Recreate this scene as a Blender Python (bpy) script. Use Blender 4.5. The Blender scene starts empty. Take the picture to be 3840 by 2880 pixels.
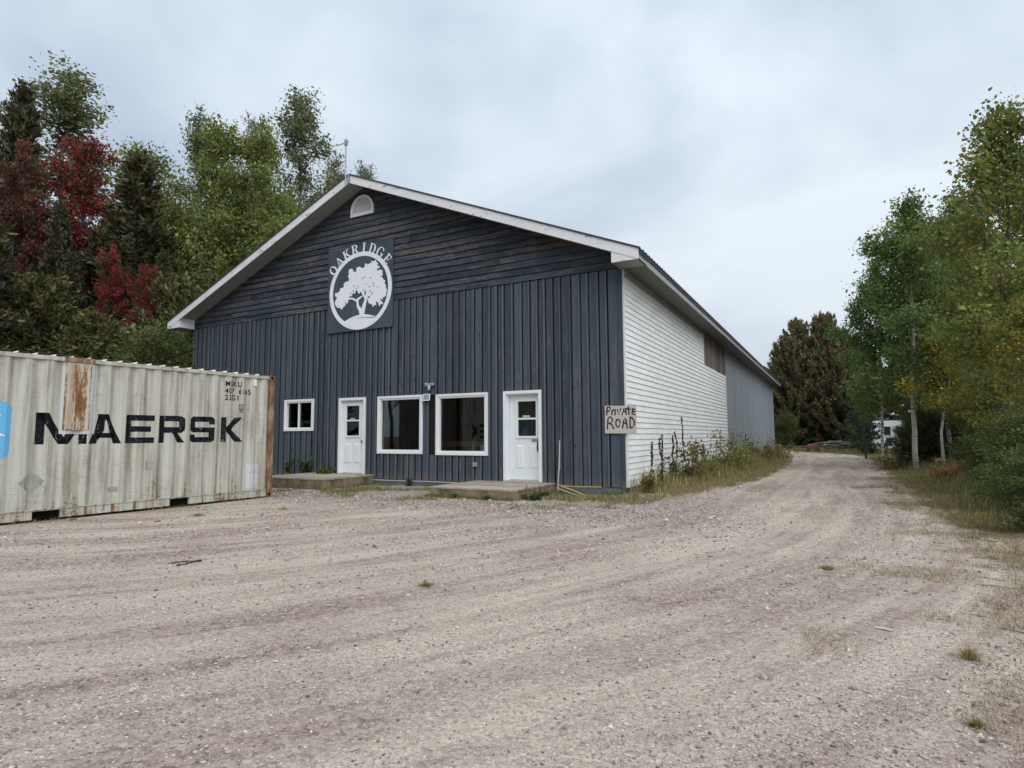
import bpy, bmesh, math
import numpy as np
from mathutils import Matrix, Vector

# ------------------------------------------------------------------ camera
F_PX, YAW, PITCH, ROLL = 2216.0, -0.4958, 0.0869, -0.0055     # focal length in px of the 3840 px wide photograph
CAM = np.array([3.9393, -12.4125, 1.1333])
scene = bpy.context.scene
fw = np.array([math.sin(YAW)*math.cos(PITCH), math.cos(YAW)*math.cos(PITCH), math.sin(PITCH)])
rt = np.array([math.cos(YAW), -math.sin(YAW), 0.0]); up = np.cross(rt, fw)
rt, up = math.cos(ROLL)*rt + math.sin(ROLL)*up, -math.sin(ROLL)*rt + math.cos(ROLL)*up
cam_data = bpy.data.cameras.new('camera'); cam = bpy.data.objects.new('camera', cam_data)
scene.collection.objects.link(cam)
cam.matrix_world = Matrix(((rt[0], up[0], -fw[0], CAM[0]), (rt[1], up[1], -fw[1], CAM[1]), (rt[2], up[2], -fw[2], CAM[2]), (0, 0, 0, 1)))
cam_data.sensor_width = 36.0; cam_data.lens = F_PX/3840*36; cam_data.clip_end = 2000; cam_data.clip_start = 0.05
scene.camera = cam

# ------------------------------------------------------------------ sky and sun (overcast)
SUN_EL, SUN_AZ = math.radians(52), math.radians(128)      # azimuth from +Y clockwise
world = bpy.data.worlds.new('World'); scene.world = world; world.use_nodes = True
wn, wl = world.node_tree.nodes, world.node_tree.links
wn.clear()
wout = wn.new('ShaderNodeOutputWorld'); wbg = wn.new('ShaderNodeBackground'); wl.new(wbg.outputs[0], wout.inputs[0])
sky = wn.new('ShaderNodeTexSky'); sky.sky_type = 'NISHITA'; sky.sun_disc = False
sky.sun_elevation = SUN_EL; sky.sun_rotation = SUN_AZ; sky.air_density = 1.0; sky.dust_density = 2.0
wtc = wn.new('ShaderNodeTexCoord')
wmap = wn.new('ShaderNodeMapping'); wmap.inputs['Scale'].default_value = (1.0, 1.0, 1.9); wl.new(wtc.outputs['Generated'], wmap.inputs[0])
wno = wn.new('ShaderNodeTexNoise'); wno.inputs['Scale'].default_value = 1.35; wno.inputs['Detail'].default_value = 5; wno.inputs['Roughness'].default_value = .5; wno.inputs['Distortion'].default_value = .35
wl.new(wmap.outputs[0], wno.inputs[0])
wr = wn.new('ShaderNodeValToRGB'); wl.new(wno.outputs[0], wr.inputs[0])
wr.color_ramp.elements[0].position = .37; wr.color_ramp.elements[0].color = (2.62, 3.16, 3.86, 1)
wr.color_ramp.elements[1].position = .63; wr.color_ramp.elements[1].color = (4.85, 5.32, 5.72, 1)
wmx = wn.new('ShaderNodeMixRGB'); wmx.inputs[0].default_value = .93     # cloud deck over the clear sky
# an overcast sky grows brighter towards the zenith
wsp = wn.new('ShaderNodeSeparateXYZ'); wl.new(wtc.outputs['Generated'], wsp.inputs[0])
wcl = wn.new('ShaderNodeClamp'); wl.new(wsp.outputs[2], wcl.inputs[0])
wma = wn.new('ShaderNodeMath'); wma.operation = 'MULTIPLY_ADD'; wl.new(wcl.outputs[0], wma.inputs[0]); wma.inputs[1].default_value = .5; wma.inputs[2].default_value = .86
wvm = wn.new('ShaderNodeVectorMath'); wvm.operation = 'SCALE'; wl.new(wr.outputs[0], wvm.inputs[0]); wl.new(wma.outputs[0], wvm.inputs['Scale'])
wl.new(sky.outputs[0], wmx.inputs[1]); wl.new(wvm.outputs[0], wmx.inputs[2]); wl.new(wmx.outputs[0], wbg.inputs[0])
wbg.inputs[1].default_value = 0.1
sun_data = bpy.data.lights.new('sun', 'SUN'); sun_data.energy = 1.5; sun_data.angle = math.radians(70); sun_data.color = (1, .97, .93)
sun = bpy.data.objects.new('sun', sun_data); scene.collection.objects.link(sun)
sdir = Vector((math.sin(SUN_AZ)*math.cos(SUN_EL), math.cos(SUN_AZ)*math.cos(SUN_EL), math.sin(SUN_EL)))
sun.rotation_euler = sdir.to_track_quat('Z', 'Y').to_euler(); sun.location = (20, -20, 40)
vs = scene.view_settings; vs.view_transform = 'Standard'; vs.look = 'None'; vs.gamma = 1; vs.use_curve_mapping = False; vs.exposure = 0.78

# ------------------------------------------------------------------ helpers
COL = scene.collection
G = -0.15                                                  # level of the yard
def ray(x, y):
    d = fw*F_PX + rt*(x-1920) - up*(y-1440); return d
def on_plane(x, y, axis, val):
    d = ray(x, y); return CAM + d*(val-CAM[axis])/d[axis]
def at_depth(x, D, y=1633):
    return CAM + ray(x, y)/F_PX*D
def sstep(a, b, x):
    t = np.clip((x-a)/(b-a), 0, 1); return t*t*(3-2*t)

class Geo:
    def __init__(s): s.v = []; s.f = []; s.c = []; s.n = 0
    def add(s, v, faces, col=None):
        v = np.asarray(v, float).reshape(-1, 3)
        for f in (faces if isinstance(faces, list) else [faces]):
            s.f.append(np.asarray(f, np.int64) + s.n)
        s.v.append(v); s.n += len(v)
        if col is None: col = (1, 1, 1)
        col = np.asarray(col, float)
        s.c.append(np.broadcast_to(col, (len(v), 3)))
        return s
    def box(s, x0, x1, y0, y1, z0, z1, col=None):
        v = [(x0,y0,z0),(x1,y0,z0),(x1,y1,z0),(x0,y1,z0),(x0,y0,z1),(x1,y0,z1),(x1,y1,z1),(x0,y1,z1)]
        return s.add(v, np.array([(0,3,2,1),(4,5,6,7),(0,1,5,4),(1,2,6,5),(2,3,7,6),(3,0,4,7)]), col)
    def prism(s, poly, axis, a, b, col=None):
        """convex or mildly concave outline extruded along an axis (0 x, 1 y, 2 z)"""
        n = len(poly); v = []
        for t in (a, b):
            for p in poly:
                q = list(p); q.insert(axis, t); v.append(q)
        s.add(v, [np.array([[i, (i+1) % n, (i+1) % n+n, i+n] for i in range(n)])], col)
        s.f.append(np.array([list(range(n))])+s.n-2*n); s.f.append(np.array([list(range(2*n-1, n-1, -1))])+s.n-2*n)
        return s
    def tube(s, pts, rad, sides=6, flat=None, col=None, cap=True):
        pts = np.asarray(pts, float); n = len(pts); rad = np.broadcast_to(np.asarray(rad, float), (n,))
        t = np.gradient(pts, axis=0); t /= np.linalg.norm(t, axis=1)[:, None]+1e-9
        ref = np.where(np.abs(t[:, 2:3]) > .9, np.array([[1., 0, 0]]), np.array([[0, 0, 1.]]))
        a = np.cross(t, ref); a /= np.linalg.norm(a, axis=1)[:, None]+1e-9; b = np.cross(t, a)
        th = np.arange(sides)*2*math.pi/sides
        ring = (a[:, None]*np.cos(th)[None, :, None] + b[:, None]*np.sin(th)[None, :, None])*rad[:, None, None]
        if flat is not None: ring[:, :, flat[0]] *= flat[1]
        v = (pts[:, None]+ring).reshape(-1, 3)
        i, k = np.meshgrid(np.arange(n-1), np.arange(sides), indexing='ij')
        q = np.stack([i*sides+k, i*sides+(k+1) % sides, (i+1)*sides+(k+1) % sides, (i+1)*sides+k], -1).reshape(-1, 4)
        fs = [q]
        s.add(v, fs, col)
        if cap and sides > 2:
            s.f.append(np.array([list(range(sides))[::-1]])+s.n-len(v)); s.f.append(np.array([list(range(len(v)-sides, len(v)))])+s.n-len(v))
        return s
    def mesh(s, name, smooth=False):
        m = bpy.data.meshes.new(name)
        v = np.concatenate(s.v); m.vertices.add(len(v)); m.vertices.foreach_set('co', v.ravel().astype(np.float32))
        tot = np.concatenate([np.full(len(f), f.shape[1]) for f in s.f]); idx = np.concatenate([f.ravel() for f in s.f])
        m.loops.add(len(idx)); m.polygons.add(len(tot))
        m.loops.foreach_set('vertex_index', idx.astype(np.int32))
        m.polygons.foreach_set('loop_start', np.concatenate([[0], np.cumsum(tot)[:-1]]).astype(np.int32))
        c = np.concatenate(s.c); a = m.color_attributes.new('Col', 'FLOAT_COLOR', 'POINT')
        a.data.foreach_set('color', np.concatenate([c, np.ones((len(c), 1))], 1).ravel().astype(np.float32))
        m.update(calc_edges=True)
        m.polygons.foreach_set('use_smooth', np.full(len(tot), bool(smooth)))
        m.validate(); return m
    def build(s, name, mat, parent=None, smooth=False, loc=None, **kw):
        return mk(name, s.mesh(name, smooth), mat, parent, loc, **kw)

def mk(name, mesh, mat, parent=None, loc=None, **kw):
    o = bpy.data.objects.new(name, mesh); COL.objects.link(o)
    if mat and mesh and not mesh.materials: mesh.materials.append(mat)
    if parent is not None: o.parent = parent
    if loc is not None: o.location = [float(q) for q in loc]
    for k, w in kw.items(): o[k] = w
    return o
def thing(name, label, cat, loc=(0, 0, 0), rz=0.0, group=None):
    o = bpy.data.objects.new(name, None); COL.objects.link(o); o.location = [float(q) for q in loc]; o.rotation_euler = (0, 0, rz)
    o.empty_display_size = .2; o['label'] = label; o['category'] = cat
    if group: o['group'] = group
    return o
def copy_thing(src, loc, rz, sc, label=None, group=None, tilt=(0, 0)):
    o = src.copy(); COL.objects.link(o); o.location = [float(q) for q in loc]; o.rotation_euler = (tilt[0], tilt[1], rz); o.scale = sc
    if label: o['label'] = label
    if group: o['group'] = group
    elif 'group' in o: del o['group']
    for ch in src.children:
        c = ch.copy(); COL.objects.link(c); c.parent = o
        for g in ch.children:
            d = g.copy(); COL.objects.link(d); d.parent = c
    return o

# ------------------------------------------------------------------ materials
class Mat:
    def __init__(s, name, rough=.7, spec=.3, metal=0):
        s.m = bpy.data.materials.new(name); s.m.use_nodes = True; s.t = s.m.node_tree
        s.p = s.t.nodes['Principled BSDF']; s.out = s.t.nodes['Material Output']
        s.p.inputs['Roughness'].default_value = rough; s.p.inputs['Specular IOR Level'].default_value = spec; s.p.inputs['Metallic'].default_value = metal
        s._pos = None
    def n(s, t, **kw):
        x = s.t.nodes.new('ShaderNode'+t)
        for k, w in kw.items(): setattr(x, k, w)
        return x
    def lk(s, a, b): s.t.links.new(a, b); return s
    def put(s, sock, v):
        if isinstance(v, (int, float)): sock.default_value = v
        elif isinstance(v, (tuple, list)):
            sock.default_value = tuple(v)+((1,) if len(v) == 3 and len(sock.default_value) == 4 else ())
        else: s.lk(v, sock)
    def pos(s, scale=(1, 1, 1), rnd=0.0, obj=False):
        g = s.n('TexCoord').outputs['Object'] if obj else s.n('NewGeometry').outputs['Position']
        if rnd:
            oi = s.n('ObjectInfo'); mu = s.n('VectorMath', operation='MULTIPLY'); mu.inputs[1].default_value = (rnd, rnd*.7, rnd*1.3)
            s.lk(oi.outputs['Random'], mu.inputs[0]); ad = s.n('VectorMath'); s.lk(g, ad.inputs[0]); s.lk(mu.outputs[0], ad.inputs[1]); g = ad.outputs[0]
        mp = s.n('Mapping'); mp.inputs['Scale'].default_value = scale; s.lk(g, mp.inputs[0]); return mp.outputs[0]
    def noise(s, vec, scale=1, detail=4, rough=.55, dist=0, out=0):
        x = s.n('TexNoise'); s.lk(vec, x.inputs['Vector']); x.inputs['Scale'].default_value = scale; x.inputs['Detail'].default_value = detail
        x.inputs['Roughness'].default_value = rough; x.inputs['Distortion'].default_value = dist; return x.outputs[out]
    def voro(s, vec, scale=1, feature='F1', out='Distance', rnd=1):
        x = s.n('TexVoronoi', feature=feature); s.lk(vec, x.inputs['Vector']); x.inputs['Scale'].default_value = scale; x.inputs['Randomness'].default_value = rnd
        return x.outputs[out]
    def ramp(s, f, stops):
        x = s.n('ValToRGB'); s.lk(f, x.inputs[0]); e = x.color_ramp.elements
        while len(e) < len(stops): e.new(.5)
        for i, (p, c) in enumerate(stops):
            e[i].position = p; e[i].color = (c, c, c, 1) if isinstance(c, (int, float)) else (*c, 1)
        return x.outputs[0]
    def mix(s, f, a, b, mode='MIX'):
        x = s.n('MixRGB', blend_type=mode); s.put(x.inputs[0], f); s.put(x.inputs[1], a); s.put(x.inputs[2], b); return x.outputs[0]
    def math(s, op, a, b=0.0):
        x = s.n('Math', operation=op); s.put(x.inputs[0], a); s.put(x.inputs[1], b); return x.outputs[0]
    def rand(s): return s.n('ObjectInfo').outputs['Random']
    def attr(s, name='Col'):
        x = s.n('Attribute'); x.attribute_name = name; return x.outputs['Color']
    def color(s, c): s.put(s.p.inputs['Base Color'], c); return s
    def bump(s, h, strength=.3, dist=.01):
        b = s.n('Bump'); b.inputs['Strength'].default_value = strength; b.inputs['Distance'].default_value = dist
        s.lk(h, b.inputs['Height']); s.lk(b.outputs[0], s.p.inputs['Normal']); return s

def plain(name, c, rough=.6, spec=.3, metal=0, var=.12, scale=6):
    M = Mat(name, rough, spec, metal); p = M.pos()
    f = M.noise(p, scale, 5, .6); M.color(M.mix(f, tuple(x*(1-var) for x in c), tuple(min(1, x*(1+var)) for x in c))); return M.m

def navy(name, stretch, wear_lo, wear_hi, base=(.053, .070, .090)):
    M = Mat(name, .78, .25)
    grain = M.noise(M.pos(tuple(22 if q else 1.2 for q in stretch), 37), 1, 4, .6)
    broad = M.noise(M.pos(tuple(5 if q else .55 for q in stretch), 21), 1, 5, .62)
    fine = M.noise(M.pos(tuple(26 if q else 5 for q in stretch), 11), 1, 3, .6)
    r = M.ramp(M.rand(), [(0, .76), (.5, 1.0), (1, 1.28)])
    c = M.mix(1.0, M.mix(grain, tuple(q*.62 for q in base), tuple(q*1.45 for q in base)), r, 'MULTIPLY')
    wear = M.math('ADD', M.math('MULTIPLY', broad, .72), M.math('MULTIPLY', fine, .34))
    mask = M.ramp(wear, [(wear_lo, 0.0), (wear_hi, 1.0)])
    wood = M.mix(fine, (.075, .062, .058), (.24, .195, .165))
    c2 = M.mix(M.math('MULTIPLY', mask, .6), c, wood)
    # old dust washed down
    dust = M.ramp(M.noise(M.pos((1.3, 1.3, .5), 5), 1.5, 4, .6), [(.5, 0.0), (.8, .35)])
    c3 = M.mix(dust, c2, (.13, .14, .155))
    kn = M.voro(M.pos((3.1, 1, 1.7) if stretch[0] else (1.7, 1, 3.1), 15), 1.0); c3 = M.mix(M.ramp(kn, [(.05, .75), (.11, 0.0)]), c3, (.018, .018, .02))     # knots
    sz = M.n('SeparateXYZ'); M.lk(M.n('NewGeometry').outputs['Position'], sz.inputs[0])
    spl = M.ramp(M.math('ADD', M.math('MULTIPLY', sz.outputs[2], -1.6), M.math('MULTIPLY', M.noise(M.pos((5, 5, 3)), 1, 5, .7), .9)), [(.02, 0.0), (.5, .55)])   # mud splashed up from the yard
    M.color(M.mix(spl, c3, (.17, .155, .135)))
    M.bump(M.math('ADD', M.math('MULTIPLY', grain, .6), M.math('MULTIPLY', mask, -.4)), .35, .006); return M.m
m_navy_v = navy('navy_paint_on_upright_boards', (1, 1, 0), .55, .69)
m_navy_b = navy('lit_navy_paint_on_battens', (1, 1, 0), .56, .70, (.074, .092, .116))  # base lightened to paint in the extra light the battens catch
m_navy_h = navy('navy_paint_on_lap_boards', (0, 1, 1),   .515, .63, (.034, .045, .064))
m_navy_flat = navy('navy_painted_plywood', (0, 1, 0), .70, .85, (.047, .064, .078))

def white_paint(name, c=(.77, .79, .80), peel=None, rough=.5):
    M = Mat(name, rough, .35)
    d = M.ramp(M.noise(M.pos((1, 1, 1), 9), 2.2, 5, .65), [(.42, 0.0), (.8, .5)])
    col = M.mix(d, c, tuple(q*.74 for q in (c[0], c[1]*.99, c[2]*.95)))
    if peel:
        f = M.noise(M.pos(peel, 13), 1, 6, .68); f2 = M.noise(M.pos((9, 9, 9)), 1, 4, .6)
        k = M.ramp(M.math('ADD', M.math('MULTIPLY', f, .72), M.math('MULTIPLY', f2, .32)), [(.605, 0.0), (.65, .9)])
        col = M.mix(k, col, M.mix(f2, (.14, .13, .13), (.36, .34, .33))); M.bump(k, .4, -.003)
    M.color(col); return M.m
m_white = white_paint('white_trim_paint')
m_peel = white_paint('peeling_white_fascia_paint', (.70, .71, .725), (1.1, 1.1, 9))
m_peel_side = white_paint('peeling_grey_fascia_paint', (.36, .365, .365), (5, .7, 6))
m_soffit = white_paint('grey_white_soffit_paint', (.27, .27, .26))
m_eave_soffit = white_paint('dark_eave_soffit_paint', (.105, .103, .098))  # even dark grey base, darker than the rake soffit
m_door = white_paint('white_door_paint', (.76, .80, .83), None, .42)
m_sill = plain('weathered_sill', (.46, .44, .41), .8)

M = Mat('dirty_white_vinyl', .45, .4)
z_s = M.n('SeparateXYZ'); M.lk(M.n('NewGeometry').outputs['Position'], z_s.inputs[0])
g1 = M.noise(M.pos((1, .9, 1.2), 4), 1.3, 6, .66); g2 = M.noise(M.pos((8, 3.5, 9), 17), 1, 5, .7)
k = M.ramp(M.math('ADD', M.math('MULTIPLY', g1, .55), M.math('MULTIPLY', g2, .5)), [(.47, 0.0), (.74, .50)])
M.color(M.mix(k, (.86, .875, .88), (.42, .44, .425))); m_vinyl = M.m

M = Mat('grey_wall_sheeting', .6, .3)
v1 = M.noise(M.pos((1, 2.6, .05)), 1, 4, .6); v2 = M.noise(M.pos((1, .9, .9)), 1.0, 4, .6)
st_ = M.ramp(M.noise(M.pos((1, 6, .35)), 1, 5, .7), [(.55, 0.0), (.75, .6)])
M.color(M.mix(st_, M.mix(v2, M.mix(v1, (.21, .245, .28), (.33, .365, .395)), (.27, .305, .335)), (.16, .175, .185))); m_grey_wall = M.m
M = Mat('brown_weathered_boards', .85, .2)
v1 = M.noise(M.pos((6, 14, .5), 20), 1, 4, .65)
M.color(M.mix(1.0, M.mix(v1, (.07, .062, .052), (.25, .225, .195)), M.ramp(M.rand(), [(0, .6), (1, 1.3)]), 'MULTIPLY')); m_brown = M.m
m_concrete = plain('grey_blue_foundation', (.15, .165, .19), .9, .2, var=.35)
m_roof = plain('dark_metal_roofing', (.045, .05, .055), .45, .5, .3)
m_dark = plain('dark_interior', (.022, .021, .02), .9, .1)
m_interior_wood = plain('interior_wood', (.42, .21, .11), .7, .2, var=.4, scale=4)
m_black = plain('black_plastic', (.02, .02, .022), .5)
m_steel = plain('galvanised_steel', (.36, .37, .38), .42, .5, .6)
m_brass = plain('tarnished_door_hardware', (.12, .11, .10), .35, .5, .7)
m_plaque = plain('brass_plaque', (.30, .26, .16), .45, .5, .4)

M = Mat('window_glass', .03, .5)
fr = M.n('Fresnel'); fr.inputs[0].default_value = 1.5; tr = M.n('BsdfTransparent'); tr.inputs[0].default_value = (.62, .66, .66, 1)
gl = M.n('BsdfGlossy'); gl.inputs['Roughness'].default_value = .02; gl.inputs['Color'].default_value = (.9, .92, .94, 1)
ms = M.n('MixShader'); M.lk(fr.outputs[0], ms.inputs[0]); M.lk(tr.outputs[0], ms.inputs[1]); M.lk(gl.outputs[0], ms.inputs[2]); M.lk(ms.outputs[0], M.out.inputs[0]); m_glass = M.m
M = Mat('solar_cell', .12, .6); M.color((.18, .21, .25)); m_solar = M.m

# container finishes
def container_paint(name, base, grime=(.20, .175, .125), amount=1.0, spec=.3, scratch=False):
    M = Mat(name, .65, spec)
    st = M.noise(M.pos((9, 9, .55)), 1, 5, .68); bl = M.noise(M.pos((1.2, 1.2, 1.0)), 1.3, 5, .65); fi = M.noise(M.pos((24, 24, 24)), 1, 4, .7)
    c = M.mix(bl, tuple(q*.86 for q in base), tuple(min(1, q*1.1) for q in base))
    kg = M.ramp(M.math('ADD', M.math('MULTIPLY', st, .74), M.math('MULTIPLY', bl, .3)), [(.46, 0.0), (.66, .8*amount)])
    c = M.mix(kg, c, grime)
    # crackle of the old paint, mostly level hairlines
    cr = M.voro(M.pos((3.0, 3.0, 11)), 1.0, 'DISTANCE_TO_EDGE'); ck = M.math('MULTIPLY', M.ramp(cr, [(.0, 1.0), (.03, 0.0)]), M.ramp(bl, [(.42, 0.0), (.58, .55)]))
    c = M.mix(ck, c, (.13, .115, .09))
    sx = M.n('SeparateXYZ'); M.lk(M.n('NewGeometry').outputs['Position'], sx.inputs[0])
    low = M.ramp(M.math('DIVIDE', M.math('SUBTRACT', .75, sx.outputs[2]), .9), [(0.0, 0.0), (1.0, .26)])
    kr = M.ramp(M.math('ADD', M.math('ADD', M.math('MULTIPLY', fi, .38), M.math('MULTIPLY', st, .46)), M.math('MULTIPLY', low, .5)), [(.555, 0.0), (.585, .9)])
    rust = M.mix(fi, (.085, .035, .016), (.27, .125, .05))
    c = M.mix(kr, c, rust)
    if scratch:
        sc_ = M.ramp(M.math('ADD', M.math('MULTIPLY', M.noise(M.pos((16, 16, 1.3)), 1, 5, .75), .62), M.math('MULTIPLY', fi, .42)), [(.61, 0.0), (.64, .9)])
        c = M.mix(sc_, c, (.40, .39, .34))
    M.color(c); M.bump(M.math('ADD', fi, M.math('MULTIPLY', kr, -.5)), .15, .004); return M.m
m_cont = container_paint('weathered_cream_container_paint', (.505, .50, .44))
m_cont_roof = container_paint('sun_bleached_container_roof', (.78, .76, .70), amount=.5)
m_cont_touch = container_paint('pale_touch_up_paint', (.55, .57, .58), amount=.4)
m_cont_letter = container_paint('black_letter_paint', (.006, .007, .011), (.03, .03, .03), .5, .08, True)
m_stencil = plain('black_stencil_paint', (.02, .02, .022), .7, .1)
m_cont_blue = container_paint('sky_blue_logo_paint', (.14, .46, .76), (.2, .42, .6), .3)
m_cont_star = container_paint('white_logo_paint', (.76, .77, .76), amount=.2)
m_cont_residue = container_paint('grey_sticker_residue', (.25, .25, .245), (.4, .4, .36), .9)
M = Mat('rusty_steel', .85, .2)
a = M.noise(M.pos((9, 9, 2.2)), 1, 6, .7); b = M.noise(M.pos((30, 30, 18)), 1, 4, .7)
M.color(M.mix(b, M.ramp(a, [(.3, (.055, .030, .022)), (.46, (.17, .085, .045)), (.54, (.33, .20, .11)), (.60, (.46, .42, .34)), (.75, (.40, .33, .24))]), (.15, .085, .05))); M.bump(b, .4, .004); m_rust = M.m
M = Mat('rust_streaked_plate', .75, .25)
a = M.noise(M.pos((13, 13, 1.5)), 1, 5, .7); b = M.noise(M.pos((30, 30, 14)), 1, 4, .7)
f = M.math('ADD', M.math('MULTIPLY', a, .75), M.math('MULTIPLY', b, .28))
M.color(M.ramp(f, [(.42, (.50, .48, .41)), (.50, (.44, .38, .29)), (.535, (.26, .13, .062)), (.68, (.13, .055, .028))])); m_rustplate = M.m
m_plate = container_paint('rust_run_cream_plate', (.52, .50, .43), (.33, .21, .12), 1.0)
m_hole = plain('dark_pocket', (.006, .006, .006), .9, .05)

M = Mat('weathered_deck_wood', .9, .15)
a = M.noise(M.pos((1.4, 18, 18), 23), 1, 5, .65); b = M.noise(M.pos((2, 2, 2), 3), 1.4, 5, .65)
M.color(M.mix(M.ramp(b, [(.45, 0.0), (.7, .8)]), M.mix(1.0, M.mix(a, (.25, .215, .165), (.50, .445, .36)), M.ramp(M.rand(), [(0, .8), (1, 1.15)]), 'MULTIPLY'), (.16, .135, .095))); M.bump(a, .3, .004); m_deck = M.m
M = Mat('weathered_skirt_wood', .9, .15)
a = M.noise(M.pos((1.4, 1.4, 16), 23), 1, 5, .65); b = M.noise(M.pos((3, 3, 2), 3), 1.4, 5, .65)
M.color(M.mix(M.ramp(b, [(.42, 0.0), (.68, .85)]), M.mix(a, (.17, .135, .088), (.35, .285, .19)), (.07, .06, .045))); m_skirt = M.m
M = Mat('sign_plywood', .75, .25); a = M.noise(M.pos((3, 3, 3)), 1, 5, .6)
M.color(M.mix(a, (.42, .385, .34), (.56, .52, .475))); m_ply = M.m
M = Mat('sign_white', .55, .3); a = M.noise(M.pos((2.2, 2.2, 2.6)), 1.4, 6, .7)
M.color(M.mix(M.ramp(a, [(.55, 0.0), (.75, .65)]), (.76, .79, .83), (.55, .50, .38))); m_signwhite = M.m
m_brush = plain('black_brush_paint', (.028, .024, .024), .7, .2, var=.3)
m_yellow = plain('yellow_hose', (.42, .33, .10), .6)
m_pole = plain('pale_grey_pole', (.44, .44, .42), .6)

# foliage
def leaf_mat(name, trans=.28, rough=.55):
    M = Mat(name, rough, .28); c = M.attr(); M.color(c)
    tl = M.n('BsdfTranslucent'); M.lk(M.mix(1.0, c, (1.0, 1.0, .62), 'MULTIPLY'), tl.inputs[0])
    ms = M.n('MixShader'); ms.inputs[0].default_value = trans; M.lk(M.p.outputs[0], ms.inputs[1]); M.lk(tl.outputs[0], ms.inputs[2]); M.lk(ms.outputs[0], M.out.inputs[0]); return M.m
m_leaf = leaf_mat('leaves', .38); m_needle = leaf_mat('needles', .12, .65); m_grass = leaf_mat('grass_blades', .25, .6)
M = Mat('grey_brown_bark', .9, .15); a = M.noise(M.pos((14, 14, 3)), 1, 5, .7); M.color(M.mix(a, (.035, .03, .026), (.15, .135, .12))); M.bump(a, .5, .01); m_bark = M.m
M = Mat('white_birch_bark', .75, .2); a = M.noise(M.pos((3, 3, 16)), 1, 5, .7); M.color(M.ramp(a, [(.42, (.42, .41, .37)), (.58, (.34, .33, .30)), (.62, (.05, .045, .04))])); m_birch = M.m
M = Mat('dry_plant_stem', .85, .15); M.color(M.attr()); m_stem = M.m

# ------------------------------------------------------------------ ground
XL_Y = np.array([-30, -3.4, -1.9, -1.45, -.8, -.4, 2, 6.3, 12, 17, 26, 31, 34.5, 36, 60]); XL_X = np.array([-13, -3.2, -.7, .2, .75, 1.2, 1.55, 2.05, 2.2, 2.15, 1.7, 1.2, .4, -1.2, -30.])
XR_Y = np.array([-60, -30, -8.6, -7.2, -5, -2, 3, 10, 20, 26, 29.5, 32.5, 34.6, 36.4, 38, 60]); XR_X = np.array([8, 6.5, 4.95, 5.05, 5.35, 5.4, 5.4, 5.45, 5.6, 5.4, 4.7, 3.4, 1.8, -1, -6, -40.])
def edge_d(x, y):
    """> 0 inside the gravel, in metres from its edge"""
    xl = np.interp(y, XL_Y, XL_X); xr = np.interp(y, XR_Y, XR_X)
    xl = np.where(y < -1.5, np.minimum(xl, -13 + np.maximum(0, y+1.5)*0), xl)
    return np.minimum(x-xl, xr-x)
def yard_d(x, y): return np.minimum(x+13.5, -y+.05)             # the yard before the facade
def gravel_d(x, y): return np.maximum(edge_d(x, y), np.minimum(yard_d(x, y), .9-x + np.maximum(0, -y-.9)*3))
def wob(x, y): return .5*np.sin(.9*x+1.3*y)+.3*np.sin(2.3*x-1.7*y+1)+.2*np.sin(4.1*x+3.7*y+2)
def ground_z(x, y):
    x = np.asarray(x, float); y = np.asarray(y, float)
    z = G + .012*wob(x*.6, y*.6)*sstep(14, 9, np.hypot(x-2, y+8)) 
    z = z + .10*sstep(-.6, .8, y)*sstep(2.2, .9, x)*sstep(-.3, .05, x)*sstep(38, 34, y)
    z = z + .22*sstep(5.6, 8.5, x)*sstep(-14, -6, y)
    z = z + .25*sstep(-14, -18, x)
    return z
def axis_coords(lo, hi, step, far):
    c = list(np.arange(lo, hi+1e-6, step)); s = step; a = hi
    while a < far: s *= 1.5; a += s; c.append(a)
    s = step; a = lo
    while a > -far: s *= 1.5; a -= s; c.insert(0, a)
    return np.array(c)
gx, gy = axis_coords(-14, 11, .25, 600), axis_coords(-14, 42, .25, 600)
XX, YY = np.meshgrid(gx, gy, indexing='ij'); nx, ny = XX.shape
ZZ = ground_z(XX, YY)
gd = gravel_d(XX, YY)
soil = sstep(.25, -.25, gd + .18*wob(XX*2, YY*2))
sparse = sstep(1.25, .0, np.interp(YY, XR_Y, XR_X)-XX)*sstep(3, -3, YY)*(XX > 2)
loose = sstep(-4.6, -3.2, YY)*sstep(.8, -.6, YY)*sstep(3.5, 1.0, XX)
pale = sstep(-6.6, -5.8, YY)*sstep(-4.0, -4.9, YY)*sstep(-1.5, .5, XX)*sstep(3.2, 2.2, XX)
gv = np.stack([XX, YY, ZZ], -1).reshape(-1, 3)
i, k = np.meshgrid(np.arange(nx-1), np.arange(ny-1), indexing='ij')
gq = np.stack([i*ny+k, (i+1)*ny+k, (i+1)*ny+k+1, i*ny+k+1], -1).reshape(-1, 4)
gg = Geo(); gg.add(gv, gq, np.stack([soil, np.maximum(sparse*.8, 0), loose], -1).reshape(-1, 3))
gm = gg.mesh('ground', True)
RC = np.array([-13.1, -.3])
rad = np.where(YY < -.3, np.hypot(XX-RC[0], YY-RC[1]), np.abs(XX-RC[0])); ang = np.where(YY < -.3, np.arctan2(YY-RC[1], XX-RC[0])*16, YY+.3)
uv = np.stack([rad, ang], -1).reshape(-1, 2)
ul = gm.uv_layers.new(name='track'); li = np.zeros(len(gm.loops), np.int32); gm.loops.foreach_get('vertex_index', li)
ul.data.foreach_set('uv', uv[li].ravel().astype(np.float32))
M = Mat('gravel_yard', .95, .12)
at = M.n('Attribute'); at.attribute_name = 'Col'; sp = M.n('SeparateColor'); M.lk(at.outputs['Color'], sp.inputs[0])
uvn = M.n('UVMap'); uvn.uv_map = 'track'
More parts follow.
